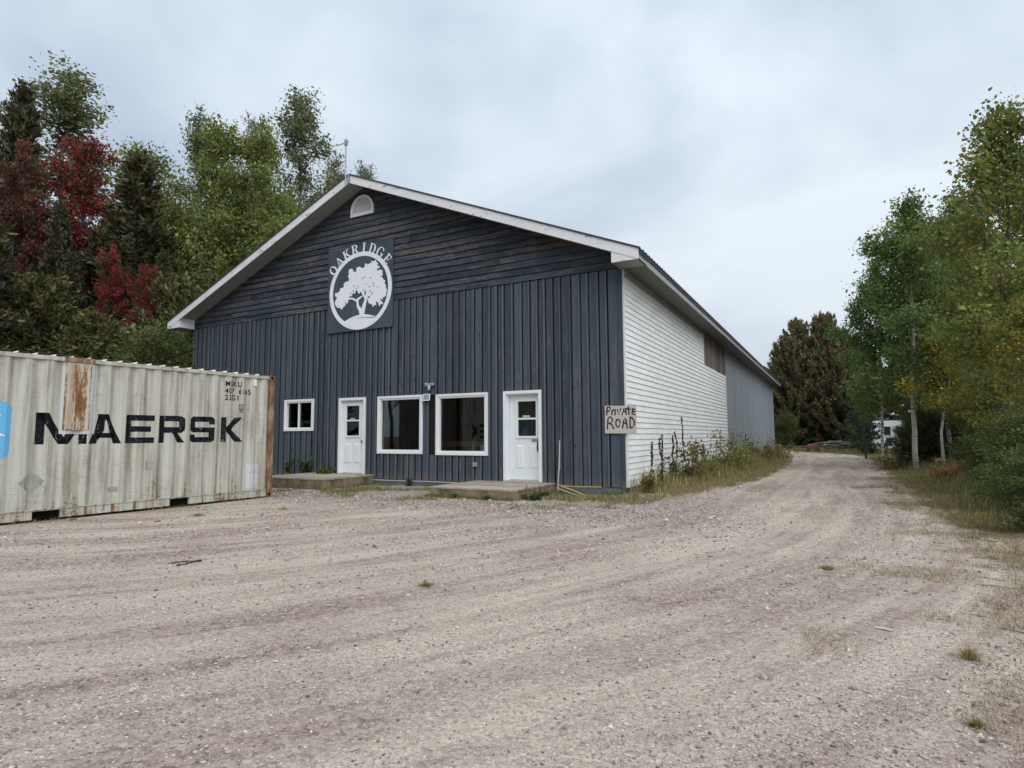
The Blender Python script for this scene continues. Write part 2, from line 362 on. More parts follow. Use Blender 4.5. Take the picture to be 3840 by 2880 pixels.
def tmap(sx, sy):
    mp = M.n('Mapping'); mp.inputs['Scale'].default_value = (sx, sy, 1); M.lk(uvn.outputs[0], mp.inputs[0]); return mp.outputs[0]
band = M.noise(tmap(1.9, .16), 1, 4, .62, .4); band2 = M.noise(tmap(5.5, .5), 1, 4, .65, .3)
patch = M.noise(M.pos((.5, .5, .5)), 1, 4, .6)
fines = M.ramp(M.math('ADD', M.math('ADD', M.math('MULTIPLY', band, .55), M.math('MULTIPLY', band2, .32)), M.math('MULTIPLY', patch, .30)), [(.50, 0.0), (.66, 1.0)])
P1 = M.pos()
vc = M.n('TexVoronoi'); M.lk(P1, vc.inputs['Vector']); vc.inputs['Scale'].default_value = 62
vc2 = M.n('TexVoronoi'); M.lk(P1, vc2.inputs['Vector']); vc2.inputs['Scale'].default_value = 27
sc1 = M.n('SeparateColor'); M.lk(vc.outputs['Color'], sc1.inputs[0]); sc2 = M.n('SeparateColor'); M.lk(vc2.outputs['Color'], sc2.inputs[0])
stone = M.ramp(sc1.outputs[0], [(0, (.11, .095, .095)), (.25, (.26, .225, .21)), (.55, (.38, .335, .295)), (.85, (.49, .435, .375)), (1, (.66, .61, .54))])
stone2 = M.ramp(sc2.outputs[0], [(0, (.13, .115, .12)), (.3, (.30, .255, .255)), (.6, (.43, .375, .36)), (.9, (.53, .47, .44)), (1, (.70, .65, .61))])
fine_n = M.math('ADD', M.math('MULTIPLY', M.noise(P1, 140, 3, .75), .6), M.math('MULTIPLY', M.noise(P1, 46, 3, .7), .4))
sand = M.ramp(fine_n, [(.36, (.25, .203, .160)), (.47, (.505, .433, .352)), (.56, (.62, .545, .452)), (.66, (.73, .66, .567))])
sand = M.mix(.38, sand, stone)
coarse = M.mix(.45, M.mix(.35, stone, sand), stone2)
coarse = M.mix(1.0, coarse, (.78, .705, .666), 'MULTIPLY')
grav = M.mix(fines, coarse, sand)
grav = M.mix(M.math('MULTIPLY', sp.outputs[2], .8), grav, M.mix(1.0, stone2, (.80, .745, .71), 'MULTIPLY'))
drk = M.ramp(M.noise(P1, 2.1, 5, .7), [(.58, 0.0), (.72, .38)])
grav = M.mix(drk, grav, (.17, .15, .14))
soilc = M.mix(M.noise(P1, 5, 6, .7), (.060, .052, .030), (.22, .18, .105))
kk = M.math('MAXIMUM', sp.outputs[0], M.math('MULTIPLY', sp.outputs[1], M.ramp(M.noise(P1, 3.2, 6, .75), [(.5, 0.0), (.62, .85)])))
ks = M.ramp(M.math('ADD', kk, M.math('SUBTRACT', M.math('MULTIPLY', M.noise(P1, 9, 5, .7), .8), .4)), [(.35, 0.0), (.65, 1.0)])
M.color(M.mix(ks, grav, soilc))
hgt = M.math('ADD', M.math('MULTIPLY', vc.outputs['Distance'], -.5), M.math('ADD', M.math('MULTIPLY', vc2.outputs['Distance'], -.8), M.math('MULTIPLY', band2, .9)))
M.bump(M.math('ADD', hgt, M.math('MULTIPLY', fine_n, .8)), .85, .02)
mk('ground', gm, M.m, kind='structure', label='grey pink gravel yard and curving drive with worn tyre tracks')

# loose stones, angular, thick in the loose strips
rng = np.random.default_rng(5)
n = 110000
dd = 1.7*np.exp(rng.random(n)*math.log(15/1.7))
xs = rng.uniform(-60, 3900, n)
base = CAM[None, :] + dd[:, None]*(fw[None, :] + rt[None, :]*((xs-1920)/F_PX)[:, None])
px, py = base[:, 0], base[:, 1]
keep = (gravel_d(px, py) > .05) & ~((py > -2.1) & (px > -10) & (px < -1.6)) & ~((px < -6.6) & (py < -3.5)) & (px < 5.2) & (py < 12)
px, py, dd = px[keep], py[keep], dd[keep]; n = len(px)
lo = sstep(-4.8, -3.4, py)*sstep(3.5, 1.0, px); bandv = np.sin(np.hypot(px-RC[0], py-RC[1])*3.3+1.2*np.sin(py*.4))*.5+.5
keep = rng.random(n) < np.clip(.25+.55*bandv+.7*lo, 0, 1); px, py, dd, lo = px[keep], py[keep], dd[keep], lo[keep]; n = len(px)
size = rng.lognormal(0, .42, n)*.0058*(1+.3*lo)*np.clip(dd/5, .85, 1.7)
octa = np.array([(1, 0, 0), (0, 1, 0), (-1, 0, 0), (0, -1, 0), (0, 0, 1), (0, 0, -1.)]); of = np.array([(0,1,4),(1,2,4),(2,3,4),(3,0,4),(1,0,5),(2,1,5),(3,2,5),(0,3,5)])
th = rng.random(n)*6.28; ca, sa = np.cos(th), np.sin(th)
pv = octa[None]*rng.uniform(.6, 1.3, (n, 6, 3))*np.array([1.15, .9, .62]); pv = pv + rng.normal(0, .16, (n, 6, 3))
pv = np.stack([pv[..., 0]*ca[:, None]-pv[..., 1]*sa[:, None], pv[..., 0]*sa[:, None]+pv[..., 1]*ca[:, None], pv[..., 2]], -1)*size[:, None, None]
pv += np.stack([px, py, ground_z(px, py)+size*.18], -1)[:, None]
pal = np.array([(.19, .16, .155), (.34, .29, .27), (.43, .375, .33), (.52, .455, .40), (.37, .295, .275), (.54, .485, .43), (.11, .095, .09)])
pc = pal[rng.choice(7, n, p=[.19, .25, .24, .15, .1, .01, .06])]*rng.uniform(.85, 1.12, (n, 1))
pg = Geo(); pg.add(pv.reshape(-1, 3), (of[None]+6*np.arange(n)[:, None, None]).reshape(-1, 3), np.repeat(pc, 6, 0))
M = Mat('crushed_stone', .9, .15); M.color(M.attr()); pg.build('gravel', M.m, kind='stuff', label='loose crushed stones scattered over the gravel yard')

# ------------------------------------------------------------------ the warehouse
W, H, LEN = 15.08, 4.81, 37.0
XC = -W/2; SL = .415; APEX = 8.22; OV = .60; OVX = .56
wh = thing('warehouse', 'long navy wood fronted warehouse with low gable and white vinyl side', 'building', (0, 0, 0))
def part(name, geo, mat, parent=wh, smooth=False): return geo.build(name, mat, parent, smooth)
# openings in the facade: x0 x1 z0 z1
OPEN = dict(slider=(-10.53, -9.31, 1.30, 2.23), door_a=(-8.32, -7.33, .10, 2.21), big_a=(-6.90, -5.39, .67, 2.205), big_b=(-4.965, -3.42, .65, 2.19), door_b=(-2.99, -1.98, .065, 2.19))
def cut_column(x0, x1, z0, z1):
    """upright strips left of a column after the openings are taken out"""
    segs = [(z0, z1)]
    for (a, b, c, d) in OPEN.values():
        if x1 > a+.004 and x0 < b-.004:
            new = []
            for (p, q) in segs:
                if d <= p or c >= q: new.append((p, q)); continue
                if c > p+.02: new.append((p, c))
                if d < q-.02: new.append((d, q))
            segs = new
    return segs
rng = np.random.default_rng(11)
# backing wall
bk = Geo(); cuts = sorted({-W+.02, -.02, *[q for o in OPEN.values() for q in o[:2]]})
for a, b in zip(cuts[:-1], cuts[1:]):
    for (p, q) in cut_column(a, b, .01, H): bk.box(a, b, .0, .12, p, q)
bk.prism([(-W+.02, H), (-.02, H), (XC, H+(W/2-.02)*SL+.25)], 1, .0, .12)
part('front_wall', bk, m_dark)
# upright boards and battens
xs_ = [-W]
while xs_[-1] < -.25: xs_.append(xs_[-1]+.228+rng.uniform(-.042, .042))
xs_[-1] = 0.0
edges = np.array(xs_)
for a, b in zip(edges[:-1], edges[1:]):
    spans = [(a+.001, b-.001)]
    for (o0, o1, o2, o3) in OPEN.values():                # a board beside an opening is ripped to fit
        ns = []
        for (s0, s1) in spans:
            for e in (o0, o1):
                if s0+.01 < e < s1-.01: ns += [(s0, e)]; s0 = e
            ns.append((s0, s1))
        spans = ns
    for (s0, s1) in spans:
        for (p, q) in cut_column(s0, s1, 0.0, H-.01):
            y = -.021-rng.uniform(0, .006)
            zb = p + (rng.uniform(-.008, .008) if p == 0 else 0)
            part('board', Geo().box(s0+(.048 if abs(s0-a) < .002 else 0), s1-(.004 if abs(s1-b) < .002 else 0), y, -.001, zb, q), m_navy_v)  # slot right of each batten bares dark backing as its contact shadow
for e in edges:
    w = .022+rng.uniform(-.004, .004); e = min(max(e, -W+.03), -.03)
    for (p, q) in cut_column(e-w, e+w, 0.0, H-.012):
        g = Geo(); j = rng.uniform(-.004, .004, 2); zb = p+(rng.uniform(-.012, .01) if p == 0 else .001)
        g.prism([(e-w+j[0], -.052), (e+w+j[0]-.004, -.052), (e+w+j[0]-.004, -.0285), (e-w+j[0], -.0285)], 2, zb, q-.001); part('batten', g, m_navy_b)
part('corner_board', Geo().box(-.085, .012, -.062, -.0525, -.01, H-.013), m_navy_v)
# lap boards of the gable
zc = H+.0; course = .171; kx = 0
while True:
    z0, z1 = zc, min(zc+course, APEX+.05)
    half0 = (APEX+.10-z0)/SL; half1 = (APEX+.10-z1)/SL
    half0 = min(half0, W/2); half1 = min(max(half1, 0), W/2)
    if half0 < .25: break
    cutsx = [XC-half0]; 
    while cutsx[-1] < XC+half0-2.2: cutsx.append(cutsx[-1]+rng.uniform(2.0, 4.9))
    if len(cutsx) > 1 and XC+half0-cutsx[-1] < .8: cutsx.pop()
    cutsx.append(XC+half0)
    for a, b in zip(cutsx[:-1], cutsx[1:]):
        ta, tb = max(a, XC-half1), min(b, XC+half1)
        if tb < ta: ta = tb = (a+b)/2
        y0, y1 = -.046-rng.uniform(0, .006), -.016
        a_, b_ = a+.0015, b-.0015
        v = [(a_, y0, z0+.006), (b_, y0, z0+.006), (b_, -.001, z0+.014), (a_, -.001, z0+.014), (ta, y1, z1), (tb, y1, z1), (tb, -.001, z1), (ta, -.001, z1)]
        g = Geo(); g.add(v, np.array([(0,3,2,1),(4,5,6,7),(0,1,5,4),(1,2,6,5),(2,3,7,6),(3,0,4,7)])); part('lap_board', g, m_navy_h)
    zc += course
# foundation
part('foundation', Geo().box(-W+.03, -.03, -.012, .25, -.6, -.006), m_concrete)
part('side_foundation', Geo().box(-.25, -.015, .26, LEN, -.6, -.006), m_concrete)
# conduit lying along the foot of the wall
# side walls: vinyl
ch = .1292
nb = int(H/ch)
part('corner_trim', Geo().box(-.02, .030, .002, .075, .0, H-.005), m_white)
for c in range(nb+1):
    z0 = c*ch; z1 = min(z0+ch, H-.003)
    if z1-z0 < .02: break
    y1 = 14.10 if z1 < 3.62 else 9.30
    zz = rng.uniform(-.0015, .0015)
    g = Geo(); g.prism([(.022+zz, z0), (.021+zz, z0+.010), (.005, z1+.0), (-.018, z1), (-.018, z0+.004), (.011, z0+.004)], 1, .0755, y1)
    # prism gives (x,z) outlines along y
    part('siding_course', g, m_vinyl)
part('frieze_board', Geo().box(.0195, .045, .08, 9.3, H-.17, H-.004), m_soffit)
ybs = np.arange(9.3, 14.11, .2)
for a, b in zip(ybs[:-1], ybs[1:]): part('gap_board', Geo().box(-.018, .004+rng.uniform(0, .008), a+.003, b-.003, 3.61, H-.01), m_brown)
part('bare_backing', Geo().box(-.14, -.02, .13, LEN-.02, .0, H), m_dark)
part('left_wall', Geo().box(-W+.001, -W+.14, .13, LEN-.02, .0, H), m_navy_v)
part('back_wall', Geo().box(-W+.15, -.15, LEN-.12, LEN-.01, .0, H).prism([(-W+.15, H+.001), (-.15, H+.001), (XC, H+(W/2-.15)*SL)], 1, LEN-.12, LEN-.01), m_grey_wall)
gy_ = [14.11]+[16.55+2.44*q for q in range(8)]+[LEN]
for a in gy_[1:-1]: part('seam_strip', Geo().box(.0125, .020, a-.03, a+.03, -.02, H-.02), m_grey_wall)
for a, b in zip(gy_[:-1], gy_[1:]): part('grey_sheet', Geo().box(-.018, .008+rng.uniform(0, .004), a+.002, b-.002, -.03, H-.006), m_grey_wall)
# rake fascia, soffits and returns
zt = lambda x: APEX - abs(x-XC)*SL                        # underside of the rake soffit
XE = W/2+OVX
for s in (-1, 1):
    a, b = XC+s*.035, XC+s*XE
    g = Geo(); g.prism([(a, zt(a)-.085), (b, zt(b)-.085), (b, zt(b)+.135), (a, zt(a)+.135)], 1, -OV-.022, -OV); part('rake_fascia', g, m_peel)
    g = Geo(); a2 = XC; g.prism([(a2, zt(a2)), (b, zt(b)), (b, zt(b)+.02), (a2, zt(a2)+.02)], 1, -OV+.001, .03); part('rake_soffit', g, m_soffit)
    # cornice return closing the eave
    zb = zt(b)-.082; xi = XC+s*(W/2-.03)
    g = Geo(); g.prism([(xi, zb), (b-s*.03, zb), (b-s*.03, zt(b)-.02), (xi, zt(xi)-.01)], 1, -OV-.012, -OV+.012); part('cornice_return', g, m_peel)
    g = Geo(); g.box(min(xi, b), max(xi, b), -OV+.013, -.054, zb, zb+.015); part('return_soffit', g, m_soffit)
    g = Geo(); g.prism([(-OV+.013, zb+.016), (-.054, zb+.016), (-.054, zt(xi)-.002), (-OV+.013, zt(xi)-.002)], 0, xi-.011, xi+.011); part('return_cheek', g, m_white)
    # eave fascia along the length, and its soffit
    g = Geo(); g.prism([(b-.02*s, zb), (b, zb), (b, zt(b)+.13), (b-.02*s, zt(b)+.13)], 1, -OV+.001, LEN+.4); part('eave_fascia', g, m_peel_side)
    # barge trim and roof sheets
    a, b2 = XC, XC+s*(XE+.04)
    g = Geo(); g.prism([(a, zt(a)+.137), (b2, zt(b2)+.137), (b2, zt(b2)+.175), (a, zt(a)+.175)], 1, -OV-.045, -OV+.03); part('barge_trim', g, m_roof)
    g = Geo(); g.box(*sorted((b+s*.002, b+s*.030)), -OV-.02, LEN+.4, zt(b)+.055, zt(b)+.135); part('drip_edge', g, m_roof)
    npan = 42; pw = (LEN+.4+OV)/npan
    prof = []
    for r_ in range(4):
        y = r_*pw/4; prof += [(y, 0), (y+pw/4*.62, 0), (y+pw/4*.70, .034), (y+pw/4*.92, .034)]
    prof.append((pw, 0)); prof = np.array(prof)
    vv = []
    for x in (XC, XC+s*(XE+.05)):
        for (y, h_) in prof: vv.append((x, y, zt(x)+.14+h_))
    for x in (XC, XC+s*(XE+.05)):
        for (y, h_) in prof: vv.append((x, y, zt(x)+.13+h_-.004))
    m_ = len(prof); q_ = [(i, i+1, m_+i+1, m_+i) for i in range(m_-1)]+[(2*m_+i, 3*m_+i, 3*m_+i+1, 2*m_+i+1) for i in range(m_-1)]+[(m_+i, m_+i+1, 3*m_+i+1, 3*m_+i) for i in range(m_-1)]
    pm = Geo().add(vv, np.array(q_)).mesh('roof_panel')
    for r_ in range(npan): mk('roof_panel', pm, m_roof, wh, (0, -OV+.031+r_*pw, 0))
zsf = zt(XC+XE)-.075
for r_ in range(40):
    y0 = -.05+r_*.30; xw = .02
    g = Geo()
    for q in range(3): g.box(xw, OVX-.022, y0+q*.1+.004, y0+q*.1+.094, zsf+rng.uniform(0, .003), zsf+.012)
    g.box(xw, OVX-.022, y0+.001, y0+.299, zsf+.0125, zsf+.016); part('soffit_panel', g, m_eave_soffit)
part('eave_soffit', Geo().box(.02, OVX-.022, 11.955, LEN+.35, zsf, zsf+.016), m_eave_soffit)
part('ridge_post', Geo().box(XC-.032, XC+.032, -OV-.05, -OV-.0, APEX-.10, APEX+.17), m_steel)

# windows
def frame(name, parent, x0, x1, z0, z1, w, y0, y1, mat=m_white):
    g = Geo(); g.box(x0, x0+w, y0, y1, z0, z1); g.box(x1-w, x1, y0, y1, z0, z1); g.box(x0+w, x1-w, y0, y1, z1-w, z1); g.box(x0+w, x1-w, y0, y1, z0, z0+w)
    return g.build(name, mat, parent)
def picture_window(o):
    x0, x1, z0, z1 = o
    w = Geo(); 
    wo = frame('window', wh, x0, x1, z0, z1, .062, -.062, .02)
    frame('inner_frame', wo, x0+.062, x1-.062, z0+.062, z1-.062, .045, -.040, .06)
    g = Geo(); g.box(x0+.107, x1-.107, .028, .034, z0+.107, z1-.107); g.build('pane', m_glass, wo)
    return wo
w_a = picture_window(OPEN['big_a']); w_b = picture_window(OPEN['big_b'])
x0, x1, z0, z1 = OPEN['slider']
w_s = frame('window', wh, x0, x1, z0, z1, .062, -.062, .02); frame('inner_frame', w_s, x0+.062, x1-.062, z0+.062, z1-.062, .04, -.045, .05)
xm = (x0+x1)/2-.03; Geo().box(xm-.02, xm+.03, -.03, .045, z0+.102, z1-.102).build('meeting_rail', m_white, w_s)
Geo().box(x0+.102, xm-.02, .028, .034, z0+.102, z1-.102).build('pane', m_glass, w_s); Geo().box(xm+.03, x1-.102, .012, .018, z0+.102, z1-.102).build('pane', m_glass, w_s)
# doors
def door(o, gl, mid, panels, ydepth, handle, name):
    x0, x1, z0, z1 = o; w = .072
    g = Geo(); g.box(x0, x0+w, -.062, .0, z0, z1); g.box(x1-w, x1, -.062, .0, z0, z1); g.box(x0+w, x1-w, -.062, .0, z1-w, z1)
    g.box(x0+w-.02, x0+w+.03, .0005, ydepth+.05, z0, z1-w); g.box(x1-w-.03, x1-w+.02, .0005, ydepth+.05, z0, z1-w); g.box(x0+w+.03, x1-w-.03, .0005, ydepth+.05, z1-w-.03, z1-w+.02)
    d = g.build('door', m_door, wh)
    Geo().box(x0+.03, x1-.03, -.05, ydepth+.08, z0-.035, z0+.022).build('sill', m_sill, d)
    sx0, sx1, sz0, sz1 = x0+w+.033, x1-w-.033, z0+.03, z1-w-.033
    gx0, gx1, gz0, gz1 = gl
    s_ = Geo(); s_.box(sx0, gx0, ydepth, ydepth+.045, sz0, sz1); s_.box(gx1, sx1, ydepth, ydepth+.045, sz0, sz1); s_.box(gx0, gx1, ydepth, ydepth+.045, gz1, sz1); s_.box(gx0, gx1, ydepth, ydepth+.045, sz0, gz0)
    s_.build('slab', m_door, d)
    frame('sash', d, gx0-.045, gx1+.045, gz0-.045, gz1+.045, .05, ydepth-.022, ydepth-.001)
    Geo().box(gx0+.005, gx1-.005, ydepth-.02, ydepth+.012, mid-.022, mid+.02).build('meeting_rail', m_white, d)
    Geo().box(gx0+.002, gx1-.002, ydepth+.018, ydepth+.024, gz0+.002, gz1-.002).build('pane', m_glass, d)
    for (a, b, c, e) in panels:
        g = Geo(); rim = .022; yy = ydepth-.0005
        o8 = [(a, c), (b, c), (b, e), (a, e)]; i8 = [(a+rim, c+rim), (b-rim, c+rim), (b-rim, e-rim), (a+rim, e-rim)]
        v = [(p[0], yy, p[1]) for p in o8]+[(p[0], yy-.012, p[1]) for p in i8]
        g.add(v, np.array([(0,1,5,4),(1,2,6,5),(2,3,7,6),(3,0,4,7),(4,5,6,7)])); g.build('raised_panel', m_door, d)
    hx, hz, lever = handle
    g = Geo()
    if lever: g.box(hx-.03, hx+.03, ydepth-.014, ydepth-.001, hz-.12, hz+.10); g.tube([(hx, ydepth-.015, hz+.04), (hx, ydepth-.06, hz+.03), (hx-.01, ydepth-.065, hz-.06), (hx, ydepth-.02, hz-.09)], .011, 6)
    else: g.tube([(hx, ydepth-.001, hz), (hx, ydepth-.03, hz), (hx, ydepth-.035, hz), (hx, ydepth-.065, hz), (hx, ydepth-.07, hz)], [.03, .014, .03, .03, .012], 10)
    g.build('handle', m_brass if lever else m_steel, d)
    return d, sz0
da, _ = door(OPEN['door_a'], (-8.09, -7.60, 1.15, 1.99), 1.575, [(-8.15, -7.90, .40, .93), (-7.79, -7.56, .40, .93)], .03, (-7.485, 1.0, False), 'a')
db, _ = door(OPEN['door_b'], (-2.66, -2.17, 1.115, 1.945), 1.53, [(-2.71, -2.505, .36, .90), (-2.37, -2.15, .36, .90)], .08, (-2.125, .88, True), 'b')
Geo().box(-2.52, -2.33, .050, .0575, 1.556, 1.605).build('notice_plate', m_ply, db)
Geo().box(-2.292, -2.10, .070, .0795, .988, 1.044).build('name_plate', m_plaque, db)
Geo().box(-7.93, -7.76, .0, .0075, 1.60, 1.64).build('notice_plate', m_ply, da)
# gable vent
va, vb, vz, vt = -7.995, -7.145, 7.40, 8.0
vc_ = (va+vb)/2; hw = (vb-va)/2; th = np.linspace(0, math.pi, 17)
rise = vt-vz-.17
out = [(vc_+hw*math.cos(t), vz+.17+rise*math.sin(t)) for t in th]+[(va, vz), (vb, vz)]
inn = [(vc_+(hw-.075)*math.cos(t), vz+.17+(rise-.075)*math.sin(t)) for t in th]+[(va+.075, vz+.075), (vb-.075, vz+.075)]
g = Geo(); N_ = len(out)
g.add([(x, -.075, z) for x, z in out]+[(x, -.075, z) for x, z in inn]+[(x, -.02, z) for x, z in out]+[(x, -.03, z) for x, z in inn], np.array([[i, (i+1) % N_, N_+(i+1) % N_, N_+i] for i in range(N_)]+[[2*N_+i, 2*N_+(i+1) % N_, (i+1) % N_, i] for i in range(N_)]+[[N_+i, N_+(i+1) % N_, 3*N_+(i+1) % N_, 3*N_+i] for i in range(N_)]))
vent = g.build('gable_vent', m_white, wh)
for r_ in range(10):
    z = vz+.088+r_*.044
    hx = hw-.078 if z < vz+.17 else (hw-.078)*math.sqrt(max(0, 1-((z+.03-vz-.17)/(rise-.07))**2))
    if hx > .05: Geo().prism([(-.062, z), (-.056, z-.004), (-.036, z+.036), (-.042, z+.04)], 0, vc_-hx, vc_+hx).build('slat', m_white, vent)
Geo().prism([(x, z) for x, z in inn], 1, -.0335, -.0305).build('screen', m_dark, vent)
# dim room behind the windows
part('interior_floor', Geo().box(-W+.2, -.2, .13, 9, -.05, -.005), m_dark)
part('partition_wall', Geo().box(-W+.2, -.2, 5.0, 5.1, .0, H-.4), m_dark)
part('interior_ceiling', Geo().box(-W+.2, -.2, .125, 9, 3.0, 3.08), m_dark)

tb = thing('workbench', 'brown wooden workbench inside behind the wide window below the solar panel', 'workbench', (-4.2, .60, 0))
Geo().box(-.95, .80, -.3, .3, .86, .99).build('top_board', m_interior_wood, tb); Geo().box(-.95, .80, -.27, -.24, .40, .70).build('lower_board', m_interior_wood, tb)
for lx in (-.8, .65): Geo().box(lx, lx+.09, -.24, -.15, -.005, .859).build('leg', m_interior_wood, tb)
for (x, z, w_, h_, lab) in [(-3.70, .76, .16, .14, 'small white carton on the sill inside the wide window above the outlet box')]:
    g = Geo(); g.box(x, x+w_, .07, .13, z, z+h_); g.box(x+.01, x+w_-.01, .0665, .0695, z+h_*.55, z+h_*.8, None)
    g.build('carton', m_white, label=lab, category='carton')
g = Geo(); g.tube([(-3.93, .10, .757), (-3.93, .10, .79), (-3.93, .10, .84), (-3.93, .10, .90), (-3.93, .10, .945)], [.045, .05, .03, .035, .012], 8); g.build('figurine', m_white, smooth=True, label='little white figurine standing on the sill beside the white carton', category='figurine')

# ------------------------------------------------------------------ big oak sign
U0, V0, SY = -8.80, 4.09, -.085
sg = thing('tree_sign', 'square dark board sign with white ringed oak tree and OAKRIDGE lettering', 'sign', (U0, SY, V0))
Geo().box(0, 2.41, 0, .030, 0, 2.42).build('board', m_navy_flat, sg)
def s2(p, y): return [(u, y, v) for u, v in p]
CU, CV, RU, RV = 1.228, 1.125, 1.15, 1.11
th = np.linspace(0, 2*math.pi, 73)[:-1]
o_ = [(CU+RU*math.cos(t), CV+RV*math.sin(t)) for t in th]; i_ = [(CU+(RU-.125)*math.cos(t), CV+(RV-.125)*math.sin(t)) for t in th]
g = Geo(); n_ = len(th); g.add(s2(o_, -.012)+s2(i_, -.012)+s2(o_, .001)+s2(i_, .001), np.array([[i, (i+1) % n_, n_+(i+1) % n_, n_+i] for i in range(n_)]+[[i, 2*n_+i, 2*n_+(i+1) % n_, (i+1) % n_] for i in range(n_)]+[[n_+i, n_+(i+1) % n_, 3*n_+(i+1) % n_, 3*n_+i] for i in range(n_)])); g.build('ring', m_signwhite, sg)
def flat_poly(name, pts, y, th_, mat, parent):
    bm = bmesh.new(); vs_ = [bm.verts.new((u, y, v)) for u, v in pts]; f = bm.faces.new(vs_)
    r = bmesh.ops.extrude_face_region(bm, geom=[f]); bmesh.ops.translate(bm, vec=(0, th_, 0), verts=[q for q in r['geom'] if isinstance(q, bmesh.types.BMVert)])
    bmesh.ops.triangulate(bm, faces=bm.faces[:]); bmesh.ops.recalc_face_normals(bm, faces=bm.faces[:])
    m = bpy.data.meshes.new(name); bm.to_mesh(m); bm.free(); return mk(name, m, mat, parent)
mt = np.linspace(.61, 1.917, 12); mound = [(u, .433-.36*((u-1.29)/.655)**2*.43) for u in mt]
aa = np.linspace(math.atan2(.291-CV, 1.917-CU), math.atan2(.276-CV, .61-CU), 14)
mound = mound + [(CU+(RU-.06)*math.cos(t), CV+(RV-.06)*math.sin(t)) for t in aa]
flat_poly('mound', mound, -.010, .0105, m_signwhite, sg)
CROWN = [(.825,1.781),(.901,1.8),(.966,1.761),(.955,1.684),(1.019,1.705),(1.084,1.647),(1.093,1.792),(1.206,1.815),(1.27,1.777),(1.346,1.747),(1.407,1.786),(1.405,1.864),(1.455,1.867),(1.518,1.819),(1.579,1.858),(1.665,1.855),(1.627,1.919),(1.726,1.885),(1.799,1.922),(1.812,1.863),(1.886,1.814),(1.85,1.752),(1.936,1.72),(1.925,1.665),(1.84,1.667),(1.865,1.597),(1.95,1.623),(2.046,1.591),(2.036,1.516),(2.061,1.456),(1.989,1.437),(1.928,1.474),(2.038,1.392),(2.087,1.32),(2.147,1.293),(2.124,1.22),(2.173,1.157),(2.162,1.102),(2.2,1.04),(2.205,.96),(2.17,.958),(2.19,.891),(2.143,.841),(2.071,.831),(2.061,.766),(1.976,.814),(1.989,.756),(2.074,.68),(2.075,.633),(2.003,.66),(1.944,.591),(1.918,.688),(1.82,.766),(1.835,.641),(1.762,.649),(1.726,.596),(1.676,.687),(1.615,.694),(1.552,.758),(1.525,.857),(1.623,.893),(1.536,.932),(1.521,1.068),(1.421,1.109),(1.399,1.006),(1.324,.996),(1.285,1.097),(1.198,1.03),(1.094,1.178),(1.047,1.048),(.97,1.087),(.933,1.003),(.844,.994),(.833,.927),(.759,.789),(.68,.877),(.696,.757),(.606,.708),(.569,.644),(.476,.713),(.384,.723),(.33,.798),(.285,.845),(.3,.92),(.376,1.01),(.296,1.069),(.293,1.159),(.386,1.157),(.476,1.196),(.487,1.273),(.63,1.295),(.615,1.396),(.704,1.443),(.82,1.448),(.818,1.526),(.778,1.601),(.828,1.663),(.788,1.707)]
TRUNK = [(1.237,.428),(1.222,.526),(1.144,.65),(1.115,.808),(1.051,.854),(.923,.907),(.821,.909),(.819,.958),(.947,.953),(1.05,.912),(1.101,.867),(1.163,.918),(1.325,.967),(1.351,.945),(1.215,.864),(1.178,.82),(1.206,.701),(1.308,.594),(1.355,.723),(1.415,.831),(1.401,.91),(1.311,1.016),(1.336,1.043),(1.45,.943),(1.471,1.113),(1.545,1.094),(1.525,.876),(1.478,.747),(1.433,.561),(1.411,.43),(1.4,.373),(1.238,.371)]
te = flat_poly('tree_emblem', CROWN, -.013, .0135, m_signwhite, sg)
flat_poly('trunk_emblem', TRUNK, -.016, .0165, m_signwhite, sg)
rng = np.random.default_rng(3)
for (u, v) in [(1.409,1.477),(1.475,1.275),(1.327,1.459),(1.624,1.438),(1.726,1.272),(1.592,1.193),(1.751,1.192),(1.886,1.147),(1.016,1.285),(1.095,1.2),(1.168,1.247),(1.372,1.12),(1.62,1.061),(1.68,.99),(.99,1.14),(.9,1.08)]:
    a = rng.uniform(0, 3.14); l, w_ = rng.uniform(.03, .055), rng.uniform(.012, .02)
    flat_poly('leaf_gap', [(u+l*math.cos(a)*p-w_*math.sin(a)*q, v+l*math.sin(a)*p+w_*math.cos(a)*q) for p, q in ((-1, 0), (0, -1), (1, 0), (0, 1))], -.0155, .002, m_navy_flat, sg)
